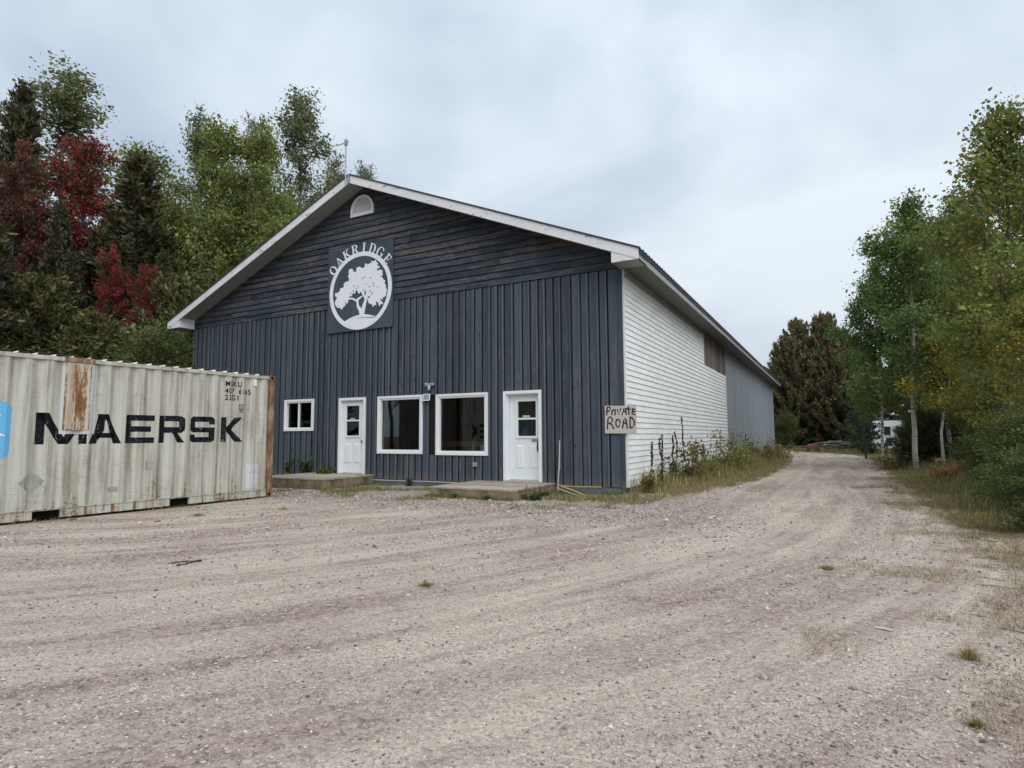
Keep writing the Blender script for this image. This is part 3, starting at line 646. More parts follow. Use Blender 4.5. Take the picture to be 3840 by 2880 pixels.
# seriffed capitals, each drawn in a 1 x 1 box and set along the ring
def rects(*rs): return [[(a, b), (c, b), (c, d), (a, d)] for a, b, c, d in rs]
def arc_piece(cx, cy, rx, ry, t0, t1, wx, n=10):
    out = []
    for a, b in zip(np.linspace(t0, t1, n)[:-1], np.linspace(t0, t1, n)[1:]):
        def q(t, k):
            w = .06+wx*abs(math.cos(t))
            return (cx+(rx-k*w)*math.cos(t), cy+(ry-k*.07)*math.sin(t))
        out.append([q(a, 0), q(b, 0), q(b, 1), q(a, 1)])
    return out
SER = .045
GLYPH = {
 'O': arc_piece(.42, .5, .42, .52, 0, 2*math.pi, .12, 21),
 'I': rects((.14, SER, .32, 1-SER), (.02, 0, .44, SER), (.02, 1-SER, .44, 1)),
 'D': rects((.10, SER, .27, 1-SER), (0, 0, .42, SER+.02), (0, 1-SER-.02, .42, 1))+arc_piece(.40, .5, .42, .5, -math.pi/2, math.pi/2, .12, 12),
 'E': rects((.10, SER, .27, 1-SER), (0, 0, .68, SER+.03), (0, 1-SER-.03, .66, 1), (.27, .47, .52, .54), (.60, SER, .68, .26), (.58, .76, .66, 1-SER), (.47, .38, .53, .63)),
 'G': arc_piece(.44, .5, .44, .52, .75, 2*math.pi-.35, .12, 18)+rects((.66, .02, .82, .46), (.54, .42, .92, .48), (.70, .72, .76, .98)),
 'R': rects((.10, SER, .27, 1-SER), (0, 0, .38, SER), (0, 1-SER-.02, .45, 1), (.27, .46, .45, .52))+arc_piece(.42, .745, .32, .255, -math.pi/2, math.pi/2, .1, 10)+[[(.40, .49), (.56, .49), (.86, .03), (.68, .03)], [(.60, 0), (.92, 0), (.92, SER), (.60, SER)]],
 'K': rects((.10, SER, .27, 1-SER), (0, 0, .38, SER), (0, 1-SER, .38, 1), (.54, 0, .96, SER), (.50, 1-SER, .86, 1))+[[(.25, .36), (.25, .47), (.66, .97), (.74, .97)], [(.36, .52), (.48, .62), (.88, .03), (.70, .03)]],
 'A': [[(.08, .03), (.14, .03), (.47, 1.0), (.40, .92)], [(.38, 1.0), (.52, 1.0), (.86, .03), (.68, .03)]]+rects((0, 0, .26, SER), (.58, 0, .98, SER), (.22, .30, .70, .36)),
}
for ch_, ang in zip('OAKRIDGE', np.linspace(145, 38, 8)):
    a = math.radians(ang); hgt_ = .285; wd = .29
    wmax = max(p[0] for pl in GLYPH[ch_] for p in pl)
    r0 = math.hypot(RU*math.cos(a), RV*math.sin(a))-.035
    e_r = np.array([math.cos(a), math.sin(a)]); e_t = np.array([math.sin(a), -math.cos(a)])
    g = Geo()
    for kq, pl in enumerate(GLYPH[ch_]):
        q = [tuple(np.array([CU, CV])+e_r*(r0+p[1]*hgt_)+e_t*((p[0]-wmax/2)*wd)) for p in pl]
        if sum(q[i][0]*q[(i+1) % len(q)][1]-q[(i+1) % len(q)][0]*q[i][1] for i in range(len(q))) > 0: q = q[::-1]
        g.prism(q, 1, -.014-.0004*kq, .0005)
    g.build('letter', m_signwhite, sg)

# private road sign
ps = thing('private_road_sign', 'pale plywood sign hand painted PRIVATE ROAD on the corner of the building', 'sign', (0, -.06, 0))
g = Geo(); g.prism([(-.437, 1.168), (.265, 1.162), (.272, 1.750), (-.430, 1.772)], 1, -.012, .006); g.build('board', m_ply, ps)
ST = [[(-.37,1.74),(-.391,1.566)],[(-.37,1.737),(-.317,1.741),(-.3,1.704),(-.319,1.66),(-.366,1.647)],[(-.26,1.669),(-.274,1.569)],[(-.26,1.658),(-.225,1.68)],[(-.196,1.684),(-.2,1.562)],[(-.147,1.683),(-.12,1.566),(-.069,1.698)],[(-.046,1.564),(0,1.696),(.035,1.695),(.054,1.567)],[(-.018,1.63),(.033,1.637)],[(.098,1.742),(.114,1.566)],[(.04,1.695),(.139,1.681)],[(.188,1.691),(.182,1.576),(.25,1.566)],[(.187,1.686),(.25,1.667)],[(.186,1.628),(.252,1.623)],
[(-.36,1.487),(-.38,1.263)],[(-.36,1.492),(-.31,1.531),(-.264,1.479),(-.263,1.418),(-.295,1.391),(-.342,1.386)],[(-.33,1.385),(-.273,1.351),(-.234,1.267)],[(-.166,1.466),(-.185,1.4),(-.175,1.322),(-.144,1.297),(-.105,1.327),(-.087,1.399),(-.114,1.46),(-.166,1.466)],[(-.038,1.276),(-.005,1.442),(.024,1.496),(.046,1.452),(.067,1.27)],[(-.018,1.386),(.045,1.386)],[(.133,1.516),(.13,1.277)],[(.133,1.516),(.188,1.488),(.226,1.41),(.219,1.339),(.184,1.29),(.13,1.277)]]
WORDS = [(0, 2), (2, 4), (4, 5), (5, 6), (6, 8), (8, 10), (10, 13), (13, 16), (16, 17), (17, 19), (19, 21)]
for a, b in WORDS:
    g = Geo()
    for st in ST[a:b]:
        pp = np.array([(u, -.0125, v) for u, v in st]); d0 = pp[0]-pp[1]; d1 = pp[-1]-pp[-2]
        pp = np.vstack([pp[0]+d0/np.linalg.norm(d0)*.008, pp, pp[-1]+d1/np.linalg.norm(d1)*.008]); rr = np.full(len(pp), .0165); rr[0] = rr[-1] = .009
        g.tube(pp, rr, 8, (1, .12))
    g.build('letter', m_brush, ps)

# wall fittings
sl = thing('security_light', 'grey twin head security light on the wall between the wide windows', 'security light', (-5.15, -.05, 2.40))
g = Geo(); th = np.linspace(0, 2*math.pi, 15)[:-1]; g.prism([(.165*math.cos(t)*1.0, .045*math.sin(t)+.055) for t in th], 1, -.03, .006); g.build('base', m_steel, sl)
g = Geo(); g.tube([(-.10, -.02, .05), (-.10, -.06, .045), (-.10, -.075, .04)], [.045, .05, .03], 10); g.build('lamp_head', m_steel, sl)
g = Geo(); g.tube([(.09, -.02, .05), (.09, -.05, .05), (.09, -.058, .05)], [.04, .042, .02], 10); g.build('lamp_head', m_steel, sl)
g = Geo(); g.tube([(.0, -.035, .03), (.0, -.05, -.02), (.0, -.055, -.06), (.0, -.055, -.10), (.0, -.055, -.108)], [.042, .045, .048, .04, .015], 10); g.build('sensor', m_steel, sl)
sp_ = thing('solar_panel', 'small framed solar panel tilted on the wall beneath the security light', 'solar panel', (-5.21, -.06, 2.12))
def tilt_box(x0, x1, t0, t1, d0, d1):
    g = Geo(); ax = np.array([.22, -.42, -.88]); ax /= np.linalg.norm(ax); sx = np.array([1, .0, .0]); nn = np.cross(ax, sx); nn /= np.linalg.norm(nn)
    nn = nn if nn[1] < 0 else -nn; c0 = np.array([0, -.06, .0])
    v = [c0+sx*a+ax*b+nn*c for c in (d0, d1) for (a, b) in ((x0, t0), (x1, t0), (x1, t1), (x0, t1))]
    return g.add(v, np.array([(0,3,2,1),(4,5,6,7),(0,1,5,4),(1,2,6,5),(2,3,7,6),(3,0,4,7)]))
tilt_box(-.11, .11, -.10, .10, 0, .012).build('panel_frame', m_white, sp_); tilt_box(-.092, .092, -.083, .083, .0122, .0145).build('cell', m_solar, sp_)
Geo().tube([(0, .012, -.12), (0, -.05, -.10), (0, -.065, -.03)], .012, 6).build('bracket', m_black, sp_)
g = Geo(); g.tube([(-4.985, -.052, 2.44), (-4.985, -.052, .0), (-4.985, -.055, -.02)], .011, 6); g.build('conduit', m_navy_v, label='thin painted conduit running down the wall from the security light', category='conduit')
g = Geo(); g.box(-3.85, -3.73, -.075, -.021, .375, .485); g.box(-3.843, -3.737, -.082, -.0755, .382, .478); g.build('outlet_box', m_soffit, label='small grey outlet box low on the wall below the wide window', category='outlet box')
g = Geo(); xx = np.linspace(-10.6, -3.75, 24); g.tube([(x, -.06-.004*math.sin(x*3), -.03+.006*math.sin(x*2.1)) for x in xx], .012, 6); g.build('water_pipe', m_sill, label='thin pale pipe running along the foot of the navy wall', category='pipe')

# antenna
an = thing('antenna', 'thin television antenna on a mast at the gable peak', 'antenna', (-7.60, -.69, 8.10))
g = Geo(); g.tube([(0, 0, -.02), (-.005, 0, .6), (-.015, 0, 1.27)], [.019, .018, .017], 6); g.build('mast', m_steel, an)
g = Geo(); g.tube([(.07, 0, 1.17), (-.46, .03, 1.20)], .009, 5); g.build('boom', m_steel, an)
for (x, l) in ((-.44, .16), (-.36, .14), (-.22, .34), (-.10, .3), (.05, .2)): Geo().tube([(x, -l/2*.7, 1.19-l/2*.45), (x-.01, l/2*.7, 1.19+l/2*.45)], .006, 4).build('element', m_steel, an)
Geo().box(-.045, .03, -.04, .03, 1.10, 1.26).build('junction_box', m_steel, an)
xx = np.linspace(0, 1, 9); Geo().tube([(-.09+.05*t+.03*math.sin(6*t), .02, 1.15-1.1*t) for t in xx], .004, 4).build('cable', m_black, an)

# ------------------------------------------------------------------ decks at the doors
def deck(x0, x1, y0, ztop, label):
    d = thing('door_step', label, 'deck', (0, 0, 0), group=None)
    n_ = int((abs(y0)-.06)/.142); ww = (abs(y0)-.06)/n_
    r = np.random.default_rng(int(abs(x0)*10))
    for i in range(n_):
        a = y0+i*ww; Geo().box(x0-.012+r.uniform(-.008, .008), x1+.012+r.uniform(-.008, .008), a+.003, a+ww-.003, ztop-.032, ztop+r.uniform(-.003, .002)).build('plank', m_deck, d)
    zb = G-.06
    Geo().box(x0, x1, y0+.012, y0+.05, zb, ztop-.034).build('front_skirt', m_skirt, d)
    Geo().box(x1-.038, x1, y0+.051, -.07, zb, ztop-.034).build('side_skirt', m_skirt, d); Geo().box(x0, x0+.038, y0+.051, -.07, zb, ztop-.034).build('side_skirt', m_skirt, d)
    for i in range(1, 4): 
        xj = x0+(x1-x0)*i/4; Geo().box(xj-.02, xj+.02, y0+.052, -.08, zb, ztop-.036).build('joist', m_skirt, d)
    return d
deck(-3.68, -1.645, -2.03, .058, 'low wooden deck step before the door nearer the private road sign')
deck(-9.30, -6.98, -1.92, .105, 'low wooden deck step partly hidden behind the container corner')
g = Geo(); g.tube([(-1.545, -.16, G-.1), (-1.535, -.10, .35), (-1.53, -.085, .36), (-1.515, -.075, 1.02)], [.016, .016, .02, .013], 7); g.build('stake_pole', m_pole, label='slim pale pole leaning against the wall between a deck and the private road sign', category='pole')
g = Geo(); g.tube([(-1.48, -.25, .03), (-1.0, -.45, -.07), (-.72, -.60, G+.01)], .016, 6); g.build('yellow_rod', m_yellow, label='yellow rod lying on the grass sloping away from the deck', category='rod')
g = Geo(); g.tube([(-1.46, -.14, .005), (-1.0, -.14, .0), (-.52, -.12, .008)], .013, 6); g.build('yellow_rod', m_yellow, label='yellow rod lying level along the foot of the navy wall', category='rod')
g = Geo(); g.tube([(-1.50, -.30, -.03), (-1.1, -.52, -.10), (-.80, -.68, G+.005)], .010, 6); g.build('pale_rod', m_pole, label='thin pale rod under the sloping yellow rod', category='rod')

# ------------------------------------------------------------------ shipping container
A0 = np.array([-6.669, -3.609]); A1 = np.array([-6.898, -8.229]); dv = (A1-A0)/np.linalg.norm(A1-A0)
ct = thing('shipping_container', 'weathered cream shipping container with MAERSK lettering and rusty corner', 'shipping container', (A0[0], A0[1], G+.012), math.atan2(dv[1], dv[0]))
# local frame: x along the long side, -y is into the box (rotate so that +y faces the yard)
CL, CH, CW = 6.058, 2.591, 2.438
inward = np.array([-dv[1], dv[0]]); sgn = 1.0 if inward @ np.array([1.0, 0.0]) > 0 else -1.0   # local +y direction; sgn>0 means +y faces the yard
OUT = sgn
PITCH_C = .278
def corr(s):
    """depth (0 outer .. -.036 inner) of the side at s"""
    t = ((s-.19) % PITCH_C); 
    return np.interp(t, [0, .072, .140, .210, .278], [0, 0, -.034, -.034, 0])
folds = sorted([.19+PITCH_C*k+o for k in range(-1, 23) for o in (0, .072, .140, .210)])
Y0 = -.014                                                # outer skin sits a little inside the rails
def skin(pts_sz, off, mat, name, parent=ct):
    """paint or film laid on the corrugated side: convex pieces in (s,z) cut at every fold"""
    g = Geo()
    for poly in pts_sz:
        lo_, hi_ = min(p[0] for p in poly), max(p[0] for p in poly)
        fs = [lo_]+[f for f in folds if lo_+1e-6 < f < hi_-1e-6]+[hi_]
        for a, b in zip(fs[:-1], fs[1:]):
            q = list(poly)
            for lim, sg_ in ((a, 1), (b, -1)):
                o = []
                for i in range(len(q)):
                    p0, p1 = q[i], q[(i+1) % len(q)]; d0, d1 = (p0[0]-lim)*sg_, (p1[0]-lim)*sg_
                    if d0 >= -1e-9: o.append(p0)
                    if (d0 > 1e-9 and d1 < -1e-9) or (d0 < -1e-9 and d1 > 1e-9):
                        t = d0/(d0-d1); o.append((p0[0]+(p1[0]-p0[0])*t, p0[1]+(p1[1]-p0[1])*t))
                q = o
                if len(q) < 3: break
            if len(q) < 3: continue
            m_ = (a+b)/2
            ca_, cb_ = float(corr(a+1e-7)), float(corr(b-1e-7))
            v = [(p[0], OUT*(Y0+(ca_+(cb_-ca_)*(p[0]-a)/max(b-a, 1e-9))+off), p[1]) for p in q]
            g.add(v, np.array([list(range(len(v)))]))
    return g.build(name, mat, parent)
ZB, ZT = .165, 2.505
g = Geo(); ss = [.13]+[f for f in folds if .13 < f < CL-.13]+[CL-.13]
v = [(s, OUT*(Y0+float(corr(s))), z) for s in ss for z in (ZB-.01, ZT+.01)]
g.add(v, np.array([(2*i, 2*i+2, 2*i+3, 2*i+1) for i in range(len(ss)-1)])); g.build('side_panel', m_cont, ct)
g = Geo(); g.box(.13, CL-.13, -OUT*(CW-.03), -OUT*(CW-.06), ZB-.01, ZT+.01); g.build('far_side_panel', m_cont, ct)
for (a, b) in ((.02, .05), (CL-.05, CL-.02)): Geo().box(a, b, -OUT*.10, -OUT*(CW-.1), .05, ZT+.02).build('end_panel', m_cont, ct)
for yy in (0, -OUT*(CW-.06)):
    y0, y1 = sorted((yy, yy-OUT*.06))
    tr_ = Geo().box(.16, CL-.16, y0, y1, ZT, ZT+.064).build('top_rail', m_cont, ct)
    if yy == 0:
        Geo().box(3.50, 3.93, *sorted((OUT*.0005, OUT*.006)), ZT-.004, ZT+.072).build('rusted_joint', m_rust, tr_)
        segs = [(.16, 1.805), (2.165, 3.87), (4.245, CL-.16)]
        for (a, b) in segs: Geo().box(a, b, y0, y1-.0 if True else y1, .025, .16).build('bottom_rail', m_cont, ct)
        for (a, b) in ((1.805, 2.165), (3.87, 4.245)):
            Geo().box(a, b, *sorted((-OUT*.05, -OUT*1.2)), .03, .145).build('fork_pocket', m_hole, ct)
            Geo().box(a, b, y0, y1, .147, .162).build('pocket_lintel', m_cont, ct)
        Geo().box(.16, CL-.16, *sorted((OUT*.001, OUT*.012)), .1615, .178).build('rail_flange', m_cont, ct)
        for s in (2.4, 2.75, 3.1, 3.5): Geo().box(s, s+.045, *sorted((OUT*.001, OUT*.004)), .03, .158).build('rust_streak', m_rustplate, ct)
    else: Geo().box(.16, CL-.16, y0, y1, .025, .16).build('bottom_rail', m_cont, ct)
for s in (0, CL-.16):
    for yy in (0, -OUT*(CW-.16)):
        a, b = sorted((yy, yy-OUT*.16))
        near = (s == 0 and yy == 0)
        Geo().box(s+.006, s+.154, a+.006, b-.006, .118, CH-.118).build('corner_post', m_rust if near else m_cont, ct)
        for z in (0, CH-.118):
            c = Geo().box(s, s+.16, a, b, z, z+.118).build('corner_casting', m_rust, ct)
            if yy == 0:
                th = np.linspace(0, 2*math.pi, 13)[:-1]; yo = OUT*.0006
                Geo().prism([(s+.08+.026*math.cos(t), z+.059+.038*math.sin(t)) for t in th], 1, *sorted((yo, yo+OUT*.0015))).build('lifting_hole', m_hole, c)
# roof with transverse ribs
g = Geo(); rs = []
x = .2
while x < CL-.3: rs += [(x, ZT+.060), (x+.03, ZT+.098), (x+.15, ZT+.102), (x+.18, ZT+.060)]; x += .245
rs = [(.05, ZT+.055)]+rs+[(CL-.05, ZT+.055)]
v = [(s, yy, z) for (s, z) in rs for yy in (-OUT*.065, -OUT*(CW-.065))]
g.add(v, np.array([(2*i, 2*i+1, 2*i+3, 2*i+2) for i in range(len(rs)-1)])); g.build('roof_panel', m_cont_roof, ct)
# lettering, in metres along the side from the rusty corner (s) and up (z)
def rr(a, b, c, d): return [(a, c), (b, c), (b, d), (a, d)]
zb, zt_ = 1.174, 1.668
def bevel_rect(a, b, c, d, k, corners):
    out = []
    for name, (x, z, dx, dz) in dict(bl=(a, c, 1, 1), br=(b, c, -1, 1), tr=(b, d, -1, -1), tl=(a, d, 1, -1)).items():
        if name in corners:
            p, q = (x, z+dz*k), (x+dx*k, z); mdl = (x+dx*k*.3, z+dz*k*.3)
            out += [p, mdl, q] if name in ('bl', 'tr') else [q, mdl, p]
        else: out.append((x, z))
    return out
LET = {
 'M': [rr(4.148, 4.256, zb, zt_), [(4.256, zt_), (4.10, zt_), (3.82, zb), (3.945, zb)], [(3.945, zb), (3.82, zb), (3.71, 1.335), (3.86, 1.335)], rr(3.558, 3.665, zb, 1.33)],
 'A': [[(3.53, zb), (3.40, zb), (3.30, 1.42), (3.415, 1.44)], [(3.43, 1.42), (3.305, 1.42), (3.30, 1.56), (3.385, zt_)], [(3.40, zt_), (3.245, zt_), (3.245, 1.60), (3.36, 1.52)], [(3.31, zt_), (3.245, zt_), (3.03, zb), (3.145, zb)], rr(3.13, 3.40, 1.27, 1.352)],
 'E': [rr(2.87, 2.968, zb, zt_), rr(2.49, 2.87, zt_-.10, zt_), rr(2.535, 2.87, 1.372, 1.47), rr(2.487, 2.87, zb, zb+.10)],
 'R': [rr(2.30, 2.403, zb, zt_), bevel_rect(1.93, 2.30, zt_-.10, zt_, .08, ('bl',)) if False else [(1.99, zt_), (2.30, zt_), (2.30, zt_-.10), (1.93, zt_-.10), (1.935, zt_-.045)], rr(1.93, 2.03, 1.46, zt_-.10), [(2.30, 1.46), (1.93, 1.46), (1.935, 1.40), (1.985, 1.355), (2.30, 1.355)], [(2.17, 1.355), (2.05, 1.355), (1.933, zb), (2.045, zb)]],
 'S': [[(1.765, zt_), (1.82, zt_-.05), (1.82, zt_-.10), (1.345, zt_-.10), (1.345, zt_-.05), (1.40, zt_)], rr(1.345, 1.44, zt_-.15, zt_-.10), rr(1.72, 1.82, 1.46, zt_-.10), [(1.82, 1.46), (1.345, 1.46), (1.345, 1.41), (1.40, 1.365), (1.765, 1.365), (1.82, 1.41)], rr(1.345, 1.445, zb+.10, 1.40), [(1.765, zb), (1.82, zb+.05), (1.82, zb+.10), (1.345, zb+.10), (1.345, zb+.05), (1.40, zb)], rr(1.72, 1.82, zb+.10, zb+.15)],
 'K': [rr(1.10, 1.195, zb, zt_), [(1.10, 1.42), (1.10, 1.46), (.92, zt_), (.765, zt_)], [(1.10, 1.38), (1.10, 1.46), (.90, 1.40), (.735, zb), (.88, zb)]],
}
LET['K'] = [rr(1.10, 1.195, zb, zt_), [(1.10, 1.375), (1.10, 1.47), (.90, zt_), (.755, zt_), (.975, 1.425)], [(1.10, 1.375), (1.10, 1.47), (.975, 1.425), (.735, zb), (.885, zb)]]
for ch_ in 'MAERSK':
    pcs = LET[ch_]
    skin(pcs, .0022, m_cont_letter, 'letter')
# blue square with the white seven pointed star
k = .11; bl = (4.562, 5.40, .972, 1.812)
th = np.linspace(0, math.pi/2, 6)
sq = [(bl[1]-k+k*math.cos(t), bl[3]-k+k*math.sin(t)) for t in th]+[(bl[0]+k-k*math.sin(t), bl[3]-k+k*math.cos(t)) for t in th]+[(bl[0]+k-k*math.cos(t), bl[2]+k-k*math.sin(t)) for t in th]+[(bl[1]-k+k*math.sin(t), bl[2]+k-k*math.cos(t)) for t in th]
lg = skin([sq], .0020, m_cont_blue, 'logo_square')
sc_ = np.array([4.985, 1.392]); star = []
for i in range(7):
    a = math.pi/2+i*2*math.pi/7
    tip = sc_+.375*np.array([math.cos(a), math.sin(a)]); l_ = sc_+.155*np.array([math.cos(a+math.pi/7), math.sin(a+math.pi/7)]); r_ = sc_+.155*np.array([math.cos(a-math.pi/7), math.sin(a-math.pi/7)])
    star += [[tuple(sc_), tuple(r_), tuple(tip), tuple(l_)]]
skin(star, .0042, m_cont_star, 'logo_star', lg)
# repair plate, touch-up paint, sticker ghosts
skin([rr(3.44, 3.945, 1.335, 2.49)], .0035, m_cont_touch, 'touch_up_patch')
g = Geo(); g.box(3.545, 3.90, *sorted((OUT*(Y0-.03), OUT*(Y0+.0065))), 1.41, 2.50); pl_ = g.build('repair_plate', m_plate, ct)
rg = np.random.default_rng(4); zz_ = np.linspace(1.42, 2.46, 22); lf = 3.79+rg.normal(0, .012, 22); rf = 3.60+rg.normal(0, .012, 22)
g = Geo(); yp = OUT*(Y0+.0085)
for i in range(21): g.add([(lf[i], yp, zz_[i]), (rf[i], yp, zz_[i]), (rf[i+1], yp, zz_[i+1]), (lf[i+1], yp, zz_[i+1])], np.array([[0, 1, 2, 3]]))
g.build('rust_stain', m_rustplate, pl_)
for (a, b, c, d) in ((3.535, 3.56, 1.40, 2.5), (3.885, 3.91, 1.40, 2.5), (3.56, 3.885, 1.395, 1.415)): Geo().box(a, b, *sorted((OUT*(Y0-.002), OUT*(Y0+.010))), c, d).build('weld_strip', m_cont_touch if c < 1.4 and a > 3.8 else m_rustplate, pl_)
skin([[(4.442, .588), (4.267, .76), (4.11, .603), (4.265, .419)]], .0025, m_cont_residue, 'sticker_ghost')
skin([rr(.325, .615, .215, .71)], .0025, m_cont_touch, 'touch_up_patch'); skin([rr(2.49, 2.60, .70, .86)], .0025, m_cont_residue, 'sticker_ghost'); skin([rr(3.05, 3.18, .36, .44)], .0025, m_cont_residue, 'sticker_ghost')
Geo().box(.455, .52, *sorted((OUT*(Y0-.03), OUT*(Y0+.02))), 2.335, 2.475).build('vent_cover', m_cont_star, ct)
def text_mesh(txt, size):
    cu = bpy.data.curves.new('txt', 'FONT'); cu.body = txt; cu.size = size; cu.space_character = 1.25; cu.offset = size*.018
    o = bpy.data.objects.new('txt', cu); COL.objects.link(o); dg = bpy.context.evaluated_depsgraph_get()
    me = bpy.data.meshes.new_from_object(o.evaluated_get(dg)); bpy.data.objects.remove(o); bpy.data.curves.remove(cu); return me
def put_text(txt, s0, z0, h, sx=.8, name='marking'):
    me = text_mesh(txt, h/.70)
    co = np.zeros(len(me.vertices)*3); me.vertices.foreach_get('co', co); co = co.reshape(-1, 3)
    v = np.stack([s0-co[:, 0]*sx, np.full(len(co), OUT*(Y0+.004)), z0+co[:, 1]], -1)
    v[:, 1] = OUT*(Y0+corr(v[:, 0])+.005)
    me.vertices.foreach_set('co', v.ravel()); bm = bmesh.new(); bm.from_mesh(me)
    for f_ in folds:
        if v[:, 0].min() < f_ < v[:, 0].max(): bmesh.ops.bisect_plane(bm, geom=bm.verts[:]+bm.edges[:]+bm.faces[:], plane_co=(f_, 0, 0), plane_no=(1, 0, 0))
    for q in bm.verts: q.co.y = OUT*(Y0+float(corr(q.co.x))+.005)
    bm.to_mesh(me); bm.free(); me.update(); return mk(name, me, m_stencil, ct)
put_text('MSKU', 1.14, 2.295, .105); put_text('407', 1.14, 2.150, .105); put_text('6165', .85, 2.150, .105); put_text('22G1', 1.14, 2.015, .105)
put_text('70', .82, 1.765, .06); put_text('C', .80, 1.86, .05)
skin([rr(.725, .835, 1.925, 1.936), rr(.725, .835, 1.835, 1.846), rr(.725, .735, 1.846, 1.925), rr(.825, .835, 1.846, 1.925)], .005, m_cont_letter, 'symbol_box')
g = Geo(); g.box(-.35, .45, -.12, .25, -.03, .035); sb = g.build('paving_slab', m_concrete, None, False, (A0[0]-.02, A0[1]-.12, G-.02), label='flat grey slab under the rusty container corner', category='slab'); sb.rotation_euler = (0, 0, math.radians(70))

# ------------------------------------------------------------------ trees
def leaves(g, pos, size, rng, pal, jit=.14, aspect=.62, six=False, nb=None, dirs=None):
    """leaf sized faces, each its own way"""
    n = len(pos)
    a = rng.normal(size=(n, 3)) if dirs is None else dirs+rng.normal(0, .35, (n, 3))
    a /= np.linalg.norm(a, axis=1)[:, None]
    t = rng.normal(size=(n, 3))+np.array([0, 0, .55 if nb is None else nb]); b = np.cross(a, t); b /= np.linalg.norm(b, axis=1)[:, None]+1e-9
    nn = np.cross(a, b)
    l = (size*np.clip(rng.lognormal(-.06, .34, n), .4, 2.2))[:, None]; w = l*aspect
    col = pal*(1+rng.normal(0, jit, (n, 1)))*(1+rng.normal(0, jit*.35, (n, 3))); col = np.clip(col, .004, .9)
    if six:
        v = np.stack([pos-a*l*.5, pos-a*l*.22+b*w*.42+nn*l*.05, pos+a*l*.12+b*w*.36, pos+a*l*.55-nn*l*.10, pos+a*l*.12-b*w*.36, pos-a*l*.22-b*w*.42+nn*l*.05], 1); k = 6
    else:
        v = np.stack([pos-a*l*.5, pos+b*w*.5+nn*l*.06, pos+a*l*.5, pos-b*w*.5+nn*l*.06], 1); k = 4
    g.add(v.reshape(-1, 3), (np.arange(n)[:, None]*k+np.arange(k)[None]), np.repeat(col, k, 0))
def unit(az, el): return np.array([math.cos(az)*math.cos(el), math.sin(az)*math.cos(el), math.sin(el)])
def broadleaf(name, seed, Ht, r0, cb, cr, nprim, el, shape, nleaf, lsize, palette, wts, bark, six=False, wobble=.10, lean=(0, 0), clump=.22, aspect=.62, up_curve=.25, sec=7, stems=1, spread=.45, label='', cat='tree'):
    rng = np.random.default_rng(seed); T = thing(name, label, cat); gw, gl_ = Geo(), Geo(); anch, anw, anc = [], [], []
    for st in range(stems):
        m_ = 14; zz = np.linspace(0, 1, m_); wx = np.cumsum(rng.normal(0, wobble, m_))*.5; wy = np.cumsum(rng.normal(0, wobble, m_))*.5
        off = (rng.normal(0, .12, 2) if stems > 1 else np.zeros(2)); ln = np.array(lean)+(rng.normal(0, .10, 2) if stems > 1 else 0)
        hh = Ht*(1 if st == 0 else rng.uniform(.75, .95))
        tp = np.stack([off[0]+(wx-wx[0])+ln[0]*zz*hh, off[1]+(wy-wy[0])+ln[1]*zz*hh, zz*hh*.97-.12*(zz == 0)], 1)
        gw.tube(tp, r0*(1-zz*.93)**.9+.004, 8)
        for i in range(nprim):
            t = ((i+rng.random())/nprim)**.85; t = cb+(1-cb)*t; az = i*2.399+rng.uniform(-.5, .5)
            p0 = np.array([np.interp(t, zz, tp[:, k]) for k in range(3)]); tc = (t-cb)/(1-cb)
            L = cr*shape(tc)*rng.uniform(.5, 1.25)
            if L < .15: L = .15
            e = el[0]+(el[1]-el[0])*tc+rng.normal(0, .12); d = unit(az, e); pts = [p0]; ns = 6
            for q in range(ns):
                d = d+np.array([0, 0, up_curve/ns])+rng.normal(0, .10, 3); d /= np.linalg.norm(d); pts.append(pts[-1]+d*L/ns)
            pts = np.array(pts); rb = max(.006, r0*(1-t*.9)*.42)
            gw.tube(pts, np.linspace(rb, .004, ns+1), 5, cap=False)
            cj = rng.normal(0, 1)
            for q in range(sec):
                u = rng.uniform(.22, 1.0); ps = np.array([np.interp(u*ns, np.arange(ns+1), pts[:, k]) for k in range(3)])
                l2 = (.42*L*(1-.55*u)+.22)*rng.uniform(.6, 1.2); d2 = unit(az+rng.choice((-1, 1))*rng.uniform(.4, 1.2), e+rng.normal(.1, .4)); m2 = 4
                q2 = [ps]
                for w in range(m2):
                    d2 = d2+rng.normal(0, .16, 3)+np.array([0, 0, up_curve*.12]); d2 /= np.linalg.norm(d2); q2.append(q2[-1]+d2*l2/m2)
                q2 = np.array(q2); gw.tube(q2, np.linspace(max(.004, rb*.4), .0025, m2+1), 3, cap=False)
                for w in range(1, m2+1): anch.append(q2[w]); anw.append((.6+.4*w/m2)*(.12+L/cr)); anc.append(cj)
            anch.append(pts[-1]); anw.append(.12+L/cr); anc.append(cj)
    anch = np.array(anch); anw = np.array(anw)*np.exp(rng.normal(0, spread, len(anw))); anw /= anw.sum()
    ids = rng.choice(len(anch), nleaf, p=anw); pos = anch[ids]+rng.normal(0, clump, (nleaf, 3))*np.array([1, 1, .8])
    pal = np.array(palette); pid = rng.choice(len(pal), len(anch), p=np.array(wts)/sum(wts)); lid = np.where(rng.random(nleaf) < .7, pid[ids], rng.choice(len(pal), nleaf, p=np.array(wts)/sum(wts)))
    leaves(gl_, pos, lsize, rng, pal[lid]*(1+.10*np.array(anc)[ids])[:, None], six=six, aspect=aspect)
    gw.build('trunk', bark, T, True); gl_.build('crown', m_leaf, T)
    T['H'] = Ht; return T
